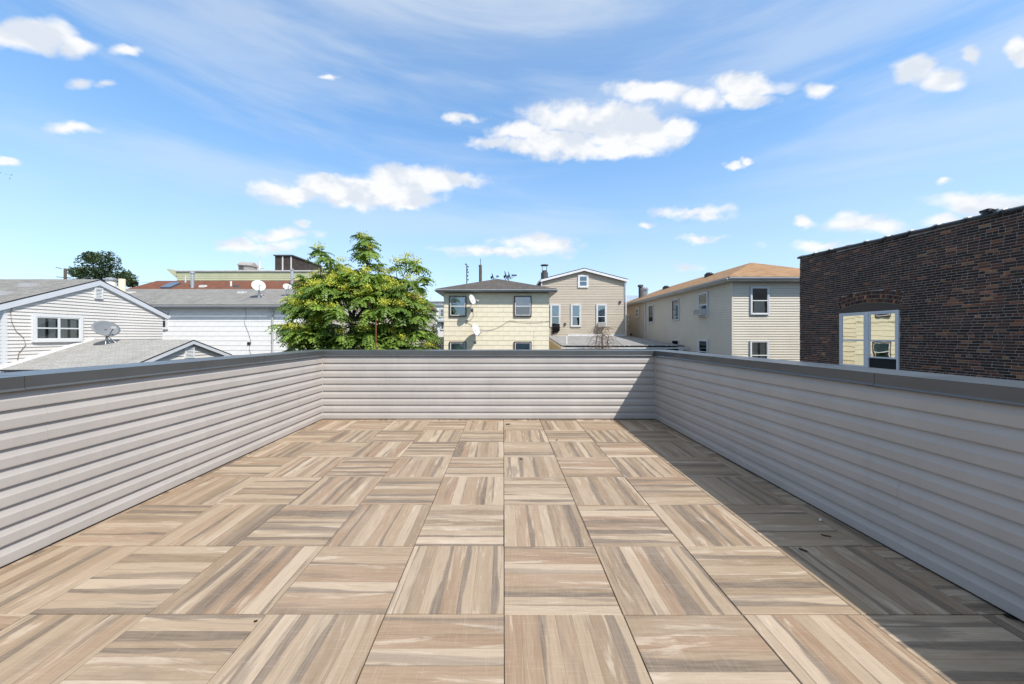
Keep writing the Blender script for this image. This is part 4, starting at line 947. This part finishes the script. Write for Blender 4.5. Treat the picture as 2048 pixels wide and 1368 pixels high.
# ------------------------------------------------------------------ rust-red roofed house behind
ry = 27.9; rz_ = ZZ(561.5, ry); xa, xb = -26.3, -11.0; ey = 25.; ez = ZZ(580, ey) - .1; sl = (rz_ - ez) / (ry - ey)
rh = Thing('house', ((xa + xb) / 2, ry, GZ), 'house with rust-red shingle roof and skylight behind the grey roof', 'house')
core(rh, xa + .3, xb - .3, ey + .3, 2 * ry - ey - .3, GZ, ez, 'pink_clap')
rhr = roof(rh, [[(xa, ey, ez), (xb, ey, ez), (xb, ry, rz_), (xa, ry, rz_)], [(xb, 2 * ry - ey, ez), (xa, 2 * ry - ey, ez), (xa, ry, rz_), (xb, ry, rz_)]], 'rf_red', .06)
mb = MB(); mb.slab([(xb - .3, ey + .3, ez), (xb - .3, 2 * ry - ey - .3, ez), (xb - .3, ry, rz_ - .1)], (-14, 0, 0)); rh.part(mb, 'gable_core', M['pink_clap'])
def rr(px, yy): return (XX(px, yy), yy, rz_ - (ry - yy) * sl)
mb = MB(); a, b = 25.5, 27.2; lo, hi = 322, 352
pts = [Vector(rr(321, 25.7)), Vector(rr(341, 25.7)), Vector(rr(362, 27.0)), Vector(rr(342, 27.0))]; mb.slab([p + Vector((0, -.03, .12)) for p in pts], (0, .03, -.16)); rh.part(mb, 'skylight', [M['skylight']], under=rhr)
p = rr(385, 26.0); vent_pipe(rh, rhr, p, 1.0, .11)
p = rr(462, 26.4); vent_pipe(rh, rhr, p, .34, .06, 'white', False)
p = rr(584, 26.6); vent_pipe(rh, rhr, p, 1.1, .09)
p = rr(371, 27.4); vent_pipe(rh, rhr, p, .5, .05, 'white_old', False)
for px in (406, 474):
    c = Vector(rr(px, 26.2)); mb = MB(); mb.hexa([c + Vector((-.2, -.15, -.06)), c + Vector((.2, -.15, -.06)), c + Vector((.2, .2, .04)), c + Vector((-.2, .2, .04)), c + Vector((-.17, -.13, .10)), c + Vector((.17, -.13, .10)), c + Vector((.14, .1, .14)), c + Vector((-.14, .1, .14))]); rh.part(mb, 'roof_vent', M['white_old' if px < 450 else 'soot'], under=rhr)

# ------------------------------------------------------------------ pale green building with flared cornice
D = 34.; fr = front(D); x0, x1 = XX(354, D), XX(700, D); zt = ZZ(542, D)
gb = Thing('building', ((x0 + x1) / 2, D, GZ), 'pale green clapboard building with flat roof and flared cornice', 'building')
core(gb, x0, x1, D + .01, D + 9, GZ, zt, 'green_clap')
gb.part(clap(fr, [(x0, zt - 2.6), (x1, zt - 2.6), (x1, zt - .05), (x0, zt - .05)], .195, .02), 'front_siding', M['green_clap'], kind='stuff')
mb = MB(); mb.box((x0 - .1, D - .12, zt - .06), (x1, D + 9.1, zt + .05)); gbr = gb.part(mb, 'roof', M['white_old'])
mb = MB(); mb.slab([(x0, D - .1, zt + .06), (x0 - .85, D - .1, zt + .20), (x0 - .85, D - .1, zt + .10), (x0 - .05, D - .1, zt - .62)], (0, 9, 0)); gb.part(mb, 'cornice', M['green_clap'])
mb = MB(); xc0, xc1 = XX(476, D + 2), XX(501, D + 2); zc = ZZ(545, D + 2); zk = ZZ(530, D + 2); mb.box((xc0, D + 2, zc - .3), (xc1, D + 3, zk))
mb2 = MB(); mb2.slab([(xc0 - .06, D + 1.9, zk), (xc0 - .06, D + 3.1, zk), (xc0 - .06, D + 3.1, zk + .05), (xc0 - .06, D + 2.5, zk + .42), (xc0 - .06, D + 1.9, zk + .05)], (xc1 - xc0 + .14, 0, -.08))
ch = gb.part(mb, 'chimney', M['mortar'], under=gbr); gb.part(mb2, 'chimney_hood', M['mortar'], under=gbr)
mb = MB(); mb.box((xc0 + .1, D + 1.985, zk - .45), (xc0 + .55, D + 2.0, zk - .08)); gb.part(mb, 'chimney_opening', M['soot'], under=gbr)
Db = D + 1.; xb0, xb1, xb2 = XX(550, Db), XX(586, Db), XX(617, Db); zb0, zb1, zb2 = zt, ZZ(512, Db), ZZ(523, Db)
mb = MB(); mb.slab([(xb0, Db, zb0), (xb2, Db, zb0), (xb2, Db, zb2), (xb1, Db, zb1), (xb0, Db, zb1)], (0, 2.6, 0)); gb.part(mb, 'stair_bulkhead', M['wood_dark'], under=gbr)
mb = MB(); mb.slab([(xb0 - .1, Db - .12, zb1), (xb1, Db - .12, zb1), (xb2 + .1, Db - .12, zb2 - .03), (xb2 + .1, Db - .12, zb2 + .06), (xb1, Db - .12, zb1 + .1), (xb0 - .1, Db - .12, zb1 + .1)], (0, 2.8, 0)); gb.part(mb, 'bulkhead_roof', M['soot'], under=gbr)
for px in (565.5, 582.5):
    mb = MB(); xx = XX(px, Db); mb.box((xx - .06, Db - .03, zb0), (xx + .06, Db - .002, zb1 - .002)); gb.part(mb, 'door_post', M['white_old'], under=gbr)
mb = MB(); xx = XX(519, D + 3); mb.tube([(xx, D + 3, zt), (xx, D + 3, ZZ(524, D + 3))], .16, 8, r2=.12); mb.tube([(xx, D + 3, ZZ(524, D + 3)), (xx + .03, D + 3, ZZ(512, D + 3))], .05, 6)
mb.tube([(xx - .62, D + 3, ZZ(528, D + 3)), (xx - .3, D + 3, ZZ(533, D + 3))], .05, 5); mb.tube([(xx + .15, D + 3, ZZ(536, D + 3)), (xx + .5, D + 3, ZZ(536, D + 3))], .06, 5)
an = Thing('antenna_mast', (xx, D + 3, zt), 'short pale mast with odd crossbars on the pale green building', 'antenna'); an.part(mb, 'mast', M['white_old'])

# ------------------------------------------------------------------ house glimpsed behind the big tree, and far buildings
D = 31.; fr = front(D); x0, x1 = XX(668, D), XX(842, D); ez = ZZ(611, D); rzz = ez + 1.35
fh = Thing('house', ((x0 + x1) / 2, D, GZ), 'rose beige clapboard house with red roof, behind the big leafy tree', 'house')
core(fh, x0, x1, D + .01, D + 7, GZ, ez, 'pink_clap'); fh.part(clap(fr, [(x0, -1), (x1, -1), (x1, ez), (x0, ez)], .13, .015), 'front_siding', M['pink_clap'], kind='stuff')
roof(fh, [[(x0 - .2, D - .5, ez), (x1 + .2, D - .5, ez), (x1 - 1.2, D + 3.5, rzz), (x0 + 1.2, D + 3.5, rzz)], [(x1 + .2, D + 7.5, ez), (x0 - .2, D + 7.5, ez), (x0 + 1.2, D + 3.5, rzz), (x1 - 1.2, D + 3.5, rzz)],
   [(x0 - .2, D + 7.5, ez), (x0 - .2, D - .5, ez), (x0 + 1.2, D + 3.5, rzz)], [(x1 + .2, D - .5, ez), (x1 + .2, D + 7.5, ez), (x1 - 1.2, D + 3.5, rzz)]], 'rf_red', .06)
D = 58.; fr = front(D); x0, x1 = XX(846, D), XX(905, D); zt = ZZ(604, D)
fb = Thing('building', ((x0 + x1) / 2, D, GZ), 'far white flat-roofed building seen between tree and yellow house', 'building')
core(fb, x0, x1, D, D + 8, GZ, zt, 'sh_white'); mb = MB(); mb.box((x0 - .2, D - .25, zt - .55), (x1, D - .01, zt - .42)); mb.box((x0 - .2, D - .3, zt), (x1, D + 8, zt + .12)); fb.part(mb, 'cornice', M['grey_gutter'])
for a in (862, 879): window(fb, fr, XX(a, D), XX(a + 10, D), ZZ(635, D), ZZ(617, D), 'white_old', 'white_old', .15)
mb = MB(); mb.tube([(XX(860, D), D + 1, zt), (XX(860, D), D + 1, zt + .9)], .12, 6); fb.part(mb, 'vent_pipe', M['white_old'])
D = 42.; fr = front(D); x0, x1 = XX(874, D), XX(905, D)
sh = Thing('shed', ((x0 + x1) / 2, D, GZ), 'white shed with grey eave and small window beside the yellow house', 'shed')
core(sh, x0, x1, D, D + 3, GZ, ZZ(641, D), 'sh_white'); mb = MB(); mb.slab([(x0 - .3, D - .4, ZZ(641, D)), (x1, D - .4, ZZ(641, D)), (x1, D + 3, ZZ(634, D)), (x0 - .3, D + 3, ZZ(634, D))], (0, 0, -.16)); sh.part(mb, 'roof', M['grey_gutter'])
window(sh, fr, XX(881, D), XX(888, D), ZZ(660, D), ZZ(641.5, D), 'white', 'white', .08)
D = 48.; fe = Thing('fence', (XX(860, D), D, GZ), 'weathered grey board fence between the tree and the white shed', 'fence')
for k in range(22):
    a = XX(846, D) + k * .092; mb = MB(); mb.box((a, D, GZ), (a + .08, D + .03, ZZ(649, D) + R.uniform(-.03, .03))); fe.part(mb, 'board', M['soot'])
mb = MB(); mb.box((XX(846, D), D + .035, ZZ(652, D) - .05), (XX(875, D), D + .08, ZZ(652, D) + .05)); fe.part(mb, 'rail', M['soot'])
D = 34.; mb = MB(); x0, x1 = XX(850, D), XX(905, D)
gw = Thing('block_wall', ((x0 + x1) / 2, D, GZ), 'grey block wall beside the yellow house', 'wall'); mb.box((x0, D, GZ), (x1, D + .3, ZZ(674, D))); gw.part(mb, 'wall', M['greybrick'])
D = 47.; x0, x1 = XX(1180, D), XX(1330, D); bb = Thing('building', ((x0 + x1) / 2, D, GZ), 'far building with blue-grey metal roof behind the tan house', 'building')
core(bb, x0, x1, D, D + 9, GZ, ZZ(607, D), 'vin_beige'); mb = MB(); mb.slab([(x0, D - .4, ZZ(607, D)), (x1, D - .4, ZZ(607, D)), (x1, D + 4, ZZ(591, D + 4)), (x0, D + 4, ZZ(591, D + 4))], (0, 0, -.15)); bb.part(mb, 'roof', M['rf_blue'])

# ------------------------------------------------------------------ poles, wires, birds
def pole(px, top, D, label, r=.13, bars=()):
    b = Vector((XX(px, D), D, GZ)); th = Thing('utility_pole', b, label, 'utility pole', 'wooden utility poles'); mb = MB()
    mb.tube([b, Vector((b.x, D, ZZ(top, D)))], r * 1.2, 9, r2=r); th.part(mb, 'shaft', M['pole'])
    for (dx0, y0, dx1, y1) in bars:
        m2 = MB(); m2.tube([(b.x + dx0, D - .1, ZZ(y0, D)), (b.x + dx1, D - .1, ZZ(y1, D))], .05, 5); th.part(m2, 'crossarm', M['pole'])
    return th
pole(130.5, 537, 52, 'dark utility pole stub beside the far dark tree', .16, ((-1.2, 535, -.4, 537.5), (-1.1, 554, .9, 556)))
pl2 = pole(961, 530, 44, 'stout wooden utility pole behind the brown hip roof', .18, ((-.25, 532, .1, 534),))
mb = MB(); mb.tube([(XX(961, 44), 44, ZZ(530, 44)), (XX(961, 44), 44, ZZ(517, 44))], .035, 5); pl2.part(mb, 'lightning_rod', M['black'])
D = 30.; xx = XX(933.5, D); am = Thing('antenna_mast', (xx, D, GZ), 'thin lattice antenna mast behind the brown hip roof', 'antenna'); mb = MB(); mb.tube([(xx, D, GZ), (xx, D, ZZ(529, D))], .04, 6)
for py, w in ((529, .09), (534, .12), (540, .08), (545, .13), (552, .1), (560, .12)):
    s_ = R.choice((-1, 1)); mb.tube([(xx, D, ZZ(py, D)), (xx + s_ * w, D - .1, ZZ(py - 1, D))], .03, 5); mb.tube([(xx + s_ * w, D - .1, ZZ(py - 1.5, D)), (xx + s_ * w, D - .1, ZZ(py + 1.5, D))], .04, 5)
am.part(mb, 'mast', M['soot'])
def wire(a, b, D0, D1, sag, label, r=.018):
    p, q = P(*a, D0), P(*b, D1); mb = MB(); mb.tube([p.lerp(q, t / 16) - Vector((0, 0, 4 * sag * (t / 16) * (1 - t / 16))) for t in range(17)], r, 4); tag(mb.build('wire', M['cable']), label, 'wire')
wire((132, 556), (420, 560), 52, 60, .5, 'thin overhead wire passing before the far dark tree')
def bird(px, py, D, span_, roll, yaw, label):
    c = P(px, py, D); th = Thing('bird', c, label, 'bird', 'birds in flight'); mb = MB(); rot = Matrix.Rotation(yaw, 3, 'Z') @ Matrix.Rotation(roll, 3, 'Y')
    q = lambda x, y, z: c + rot @ Vector((x, y, z)) * span_
    mb.tube([q(0, -.28, 0), q(0, -.2, .02), q(0, 0, .02), q(0, .16, 0), q(0, .24, .01)], .05 * span_, 7); mb.tube([q(0, .22, .01), q(0, .33, 0)], .04 * span_, 6, r2=.008 * span_); th.part(mb, 'body', M['bird'])
    for s_ in (-1, 1):
        m2 = MB(); a = [q(0, -.08, .03), q(s_ * .26, -.05, .15), q(s_ * .52, -.14, .10), q(s_ * .27, .10, .16), q(0, .1, .03)]
        m2.slab([a[0], a[1], a[3], a[4]], rot @ Vector((0, 0, .015)) * span_); m2.slab([a[1], a[2], a[3]], rot @ Vector((0, 0, .012)) * span_); th.part(m2, 'wing', M['bird'])
for (px, py, r_, y_, lab) in ((1, 345.5, .1, .3, 'dark bird gliding level, leading the small flock'), (11.5, 348.3, .5, .9, 'dark bird banking with wings half folded'), (23, 350, -.5, .2, 'dark bird with one wing raised'), (19.3, 357, .9, 1.4, 'dark bird flying lowest in the small flock')):
    bird(px, py, 30, .20, r_, y_, lab)

# ------------------------------------------------------------------ trees
rt = random.Random(21)
def limb(mb, a, b, r0, r1, bend=.12, n=6):
    a = Vector(a); b = Vector(b); L = (b - a).length; side = Vector((rt.gauss(0, 1), rt.gauss(0, 1), 0)).normalized() * L * bend * rt.uniform(-.6, .6); pts = []
    for i in range(n + 1):
        t = i / n; pts.append(a.lerp(b, t) + side * (4 * t * (1 - t)) + Vector((0, 0, -L * .08 * 4 * t * (1 - t) * (1 if b.z > a.z else -1))))
    mb.tube(pts, r0, 7, r2=r1); return pts
def pinnate(mb, o, d, L, droop, tone_, pairs=9):
    """one compound leaf: an arching rib with paired drooping leaflets"""
    d = d.normalized(); s = d.cross(Vector((0, 0, 1)))
    if s.length < .05: s = Vector((1, 0, 0))
    s.normalize()
    for i in range(1, pairs + 1):
        t = i / pairs; p = o + d * (L * t) - Vector((0, 0, droop * L * t * t)); tang = (d - Vector((0, 0, 2 * droop * t))).normalized()
        ll = L * .34 * (1 - .45 * abs(t - .45)); wd = ll * .52
        for sg in (-1, 1):
            ax = (s * sg * .95 + tang * .45 - Vector((0, 0, .38 + rt.uniform(-.1, .22)))).normalized(); pe = ax.cross(s.cross(tang)).normalized() * wd * .5
            q = p + ax * ll; m_ = p + ax * ll * .42; k = max(0, min(1, tone_ + rt.uniform(-.12, .12)))
            mb.face([p, m_ + pe, q, m_ - pe], 0, (k, k, k))
def big_tree():
    D = 16.; base = Vector((XX(706, D), D, GZ)); fork = P(705, 641, D)
    th = Thing('leafy_tree', base, 'broad green tree with long compound leaves and yellow seed clusters', 'tree')
    tips = [(724,464,0),(732,472,-.2),(728,482,.2),(738,494,-.3),(722,500,.3),(748,520,0),(716,530,.2),(738,540,-.8),(760,545,.2),(640,494,0),(655,508,-.3),(668,530,.3),(690,540,-.2),(648,540,.5),(684,520,.2),
      (612,548,0),(628,565,-.5),(602,560,.3),(640,575,.4),(592,590,0),(578,600,.2),(604,606,-.6),(622,600,.4),(640,612,-.4),(568,642,0),(585,648,-.4),(604,652,.3),(622,660,-.7),(640,650,.4),(600,680,-.3),(582,690,.2),(620,690,.3),(645,685,-.5),(660,668,.2),
      (792,522,0),(816,512,.3),(834,524,-.2),(848,546,0),(838,566,.3),(818,556,-.6),(800,548,.4),(780,560,-.3),(848,590,.1),(826,590,-.5),(806,582,.4),(855,620,0),(838,622,-.5),(816,618,.4),(796,606,-.8),(780,592,.2),(852,652,.2),(834,655,-.5),(812,648,.4),(850,688,.1),(864,690,.2),(828,685,-.4),(806,680,.3),(786,662,-.6),(768,640,-.5),(772,690,-.3),(756,668,.3),(748,690,.2),(735,655,-.9),(716,665,-.8),(700,690,-.6),(682,690,.1),(720,695,.3),
      (735,575,.5),(755,590,-.6),(760,615,-.4),(745,560,-.5),(705,560,-.6),(690,578,-.8),(676,600,-.9),(664,585,.2),(714,580,.8),(650,640,.6),(630,630,.6),(770,570,.6),(668,640,.9),(660,690,.7),(725,600,1.2),(740,620,1.3)]
    pts = []
    for (px, py, dd) in tips: pts.append(P(px, py + 6, D + dd * 1.5))
    for k in range(125):                                   # filling on the far and near faces of the crown
        a = rt.uniform(0, 2 * pi); u = sqrt(rt.random()); px = 712 + cos(a) * u * 130; py = 612 + sin(a) * u * 72
        if 676 < px < 738 and 600 < py < 642: continue
        pts.append(P(px, py, D + rt.choice((-1, 1)) * rt.uniform(.6, 2.0) * sqrt(max(.05, 1 - u * u))))
    for k in range(46):
        px, py = rt.uniform(572, 866), rt.uniform(640, 705)
        if 672 < px < 738 and py < 660: continue
        pts.append(P(px, py, D + rt.uniform(-1.5, 1.5)))
    for k in range(26):                                   # below the parapet line
        pts.append(Vector((base.x + rt.uniform(-2.9, 3.2), D + rt.uniform(-1.6, 1.6), rt.uniform(-.6, .9))))
    mb = MB(); limb(mb, base, fork - Vector((0, 0, 1.0)), .17, .13, .03); low = fork - Vector((0, 0, 1.0))
    mains = []
    for (px, py, dd, r) in ((697, 600, .2, .06), (672, 560, -.2, .06), (722, 560, .3, .07), (745, 575, -.3, .06), (735, 530, 0, .05), (650, 610, .3, .05), (775, 610, .2, .055), (640, 560, 0, .04), (800, 570, .3, .045), (620, 640, -.2, .045), (800, 650, -.2, .045), (710, 650, -.9, .04), (690, 680, .6, .04), (760, 680, .5, .04)):
        e = P(px, py, D + dd); pl_ = limb(mb, fork if py < 620 else low, e, r * 1.25, r * .5, .10, 8); mains += pl_[3:]
    for p in pts:
        near = min(mains, key=lambda q: (q - p).length + (0 if q.z < p.z else .8)); limb(mb, near, p, .022, .008, .15, 4)
    th.part(mb, 'trunk', M['bark'], smooth=True)
    lv = MB(); sd = MB(); yellow = 0
    for p in pts:
        n = rt.randint(13, 17); t0 = rt.uniform(.25, .75); bare = rt.random() < (.34 if p.y < D + .4 or p.z > 3.6 else .75)
        for i in range(n):
            a = 2 * pi * i / n + rt.uniform(-.3, .3); up = rt.uniform(-.15, .75); L = rt.uniform(.40, .68)
            pinnate(lv, p - Vector((0, 0, rt.uniform(0, .22))), Vector((cos(a), sin(a), up)), L, rt.uniform(.35, .8), t0 + rt.uniform(-.2, .2), 7)
        if not bare:                                       # upright panicle of yellow samaras
            c = p + Vector((rt.uniform(-.1, .15), rt.uniform(-.25, .0), .13)); k = rt.uniform(.3, .9)
            for i in range(rt.randint(90, 190)):
                q = c + Vector((rt.gauss(0, .13), rt.gauss(0, .13), rt.gauss(0, .075))); s_ = rt.uniform(.028, .052); d1 = Vector((rt.gauss(0, 1), rt.gauss(0, 1), rt.gauss(0, 1))).normalized(); d2 = d1.cross(Vector((rt.gauss(0, 1), rt.gauss(0, 1), rt.gauss(0, 1)))).normalized(); kk = max(0, min(1, k + rt.uniform(-.3, .3)))
                sd.face([q - d1 * s_ * .5, q + d2 * s_ * .5, q + d1 * s_, q - d2 * s_ * .5], 0, (kk, kk, kk))
    th.part(lv, 'crown', M['leaf']); th.part(sd, 'seed_clusters', M['seed'], kind='stuff')
big_tree()
def leafy(name, base, blobs, label, leaf='leaf_d', n=9000, size=.2, trunk=.2):
    th = Thing(name, base, label, 'tree' if name != 'shrub' else 'shrub'); base = Vector(base); mb = MB(); c0 = sum((Vector(b[0]) for b in blobs), Vector()) / len(blobs); fork = Vector((base.x, base.y, c0.z - 1.5 if name != 'shrub' else base.z + .5))
    limb(mb, base, fork, trunk, trunk * .7, .02)
    for b in blobs: limb(mb, fork, b[0], trunk * .4, trunk * .1, .1)
    th.part(mb, 'trunk', M['bark']); lv = MB()
    for k in range(n):
        c, r = rt.choice(blobs); v = Vector((rt.gauss(0, 1), rt.gauss(0, 1), rt.gauss(0, 1))).normalized() * (rt.random() ** .38); q = Vector(c) + Vector((v.x * r[0], v.y * r[0], v.z * r[1])); s_ = size * rt.uniform(.6, 1.3)
        if mnoise.noise(q * (1.4 / max(.4, r[0] * .5))) < -.22: continue
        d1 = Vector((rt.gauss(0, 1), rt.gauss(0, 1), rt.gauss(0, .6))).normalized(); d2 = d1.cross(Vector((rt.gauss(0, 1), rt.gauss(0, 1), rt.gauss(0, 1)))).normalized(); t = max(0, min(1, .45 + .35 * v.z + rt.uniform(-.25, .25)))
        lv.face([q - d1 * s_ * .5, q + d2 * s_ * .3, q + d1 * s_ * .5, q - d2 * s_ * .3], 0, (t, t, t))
    th.part(lv, 'crown', M[leaf])
D = 60.
bl = [(P(190, 528, D), (2.3, 1.9)), (P(215, 522, D - 1), (1.6, 1.7)), (P(175, 545, D), (2.3, 1.3)), (P(228, 548, D), (2.2, 1.4)), (P(250, 556, D), (1.7, 1.0)), (P(157, 545, D + 1), (1.3, .9)), (P(200, 555, D), (3.2, 1.6)), (P(182, 514, D), (1.1, .9)), (P(262, 566, D), (.9, .7))]
leafy('round_tree', (XX(200, D), D, GZ), bl, 'dark green round tree far behind the beige gabled house', 'leaf_d', 11000, .30, .35)
D = 30.; leafy('shrub', (XX(868, D), D, GZ), [(P(868, 668, D), (.35, .9)), (P(870, 690, D), (.7, .8)), (P(853, 695, D), (.9, .6))], 'dark conical shrub before the grey block wall', 'leaf_d', 2600, .12, .06)
# sumac sapling just behind the parapet, and a rusty post
D = 12.5; sb = Vector((XX(778, D), D, GZ)); su = Thing('sumac_sapling', sb, 'young fern-leaved sapling poking up behind the parapet coping', 'plant'); mb = MB(); mb.tube([sb, Vector((sb.x, D, ZZ(700, D)))], .03, 6, r2=.015); su.part(mb, 'stem', M['bark'])
lv = MB()
for i in range(9):
    a = pi * (.05 + .9 * i / 8); pinnate(lv, Vector((sb.x, D, ZZ(700, D))), Vector((cos(a) * .9, -.4 + .1 * (i % 3), .30 + .25 * sin(a))), .46, .45, .75, 13)
su.part(lv, 'leaves', M['leaf'])
D = 13.5; rp = Vector((XX(752, D), D, GZ)); mb = MB(); mb.tube([rp, Vector((rp.x, D, ZZ(637, D)))], .022, 8); mb.tube([Vector((rp.x, D, ZZ(637, D))), Vector((rp.x, D, ZZ(635.5, D)))], .03, 8); t_ = Thing('rusty_post', rp, 'thin rusty iron post standing before the leafy tree', 'post'); t_.part(mb, 'shaft', M['rust'])

# ------------------------------------------------------------------ litter on the terrace
def on_floor(px, py): d = F * H / (py - CY); return Vector(((px - CX) / F * d, d, 0.001))
def leaf_litter(px, py, L, W, yaw, mat, label):
    c = on_floor(px, py); mb = MB(); n = 8; top = []
    for i in range(n + 1):
        t = i / n - .5; w = W * (1 - (2 * t) ** 2) ** .6 * .5; top.append((t * L, w, .002 + .005 * abs(t) + .001 * sin(i * 2.1)))
    rot = Matrix.Rotation(yaw, 3, 'Z'); q = lambda x, y, z: rot @ Vector((x, y, z))
    for a, b in zip(top, top[1:]):
        for s_ in (-1, 1): mb.slab([q(a[0], 0, a[2] * .5), q(b[0], 0, b[2] * .5), q(b[0], s_ * b[1], b[2] + .004), q(a[0], s_ * a[1], a[2] + .004)], (0, 0, .0012))
    mb.tube([q(L * .5, 0, .006), q(L * .72, L * .03, .004)], .0012, 5)
    tag(mb.build('fallen_leaf', M[mat], loc=c), label, 'leaf', 'fallen leaves on the deck tiles')
leaf_litter(2023, 1236, .055, .034, -.3, 'black_leaf', 'black rotted leaf lying at the foot of the shaded parapet wall')
leaf_litter(1652, 1073, .055, .012, -.45, 'dry_leaf', 'slender rust-brown leaf in the shade beside a white pebble')
leaf_litter(1606, 1102, .045, .014, -.75, 'black_leaf', 'narrow dark leaf at the edge of the shadow on the tiles')
leaf_litter(1016, 849, .075, .045, .2, 'black_leaf', 'dark curled leaf near the foot of the wall before the yellow house')
leaf_litter(1114, 881, .03, .022, .9, 'black_leaf', 'tiny dark leaf scrap by itself on a sunlit tile corner')
leaf_litter(1042, 919, .032, .02, -.2, 'black_leaf', 'dark leaf scrap on a tile beside the black centre joint')
leaf_litter(511, 1245, .014, .010, .5, 'black_leaf', 'speck of dark leaf in a tile joint in full sun')
c = on_floor(1641, 1042); mb = MB(); k = 0
for lay, (r, z) in enumerate(((.006, 0), (.011, .006), (.009, .014), (.003, .02))):
    for i in range(7): a = 2 * pi * i / 7; mb.v.append((r * cos(a) * rt.uniform(.8, 1.2), r * sin(a) * rt.uniform(.8, 1.2), z))
for l in range(3):
    for i in range(7): j = (i + 1) % 7; mb.f.append((l*7+i, l*7+j, l*7+7+j, l*7+7+i))
mb.f += [tuple(range(6, -1, -1)), tuple(range(21, 28))]; mb.mi = [0] * len(mb.f); mb.col = [None] * len(mb.f)
tag(mb.build('pebble', M['pebble'], loc=c), 'small white pebble lying on the shaded tiles', 'pebble')
c = on_floor(1004, 890)
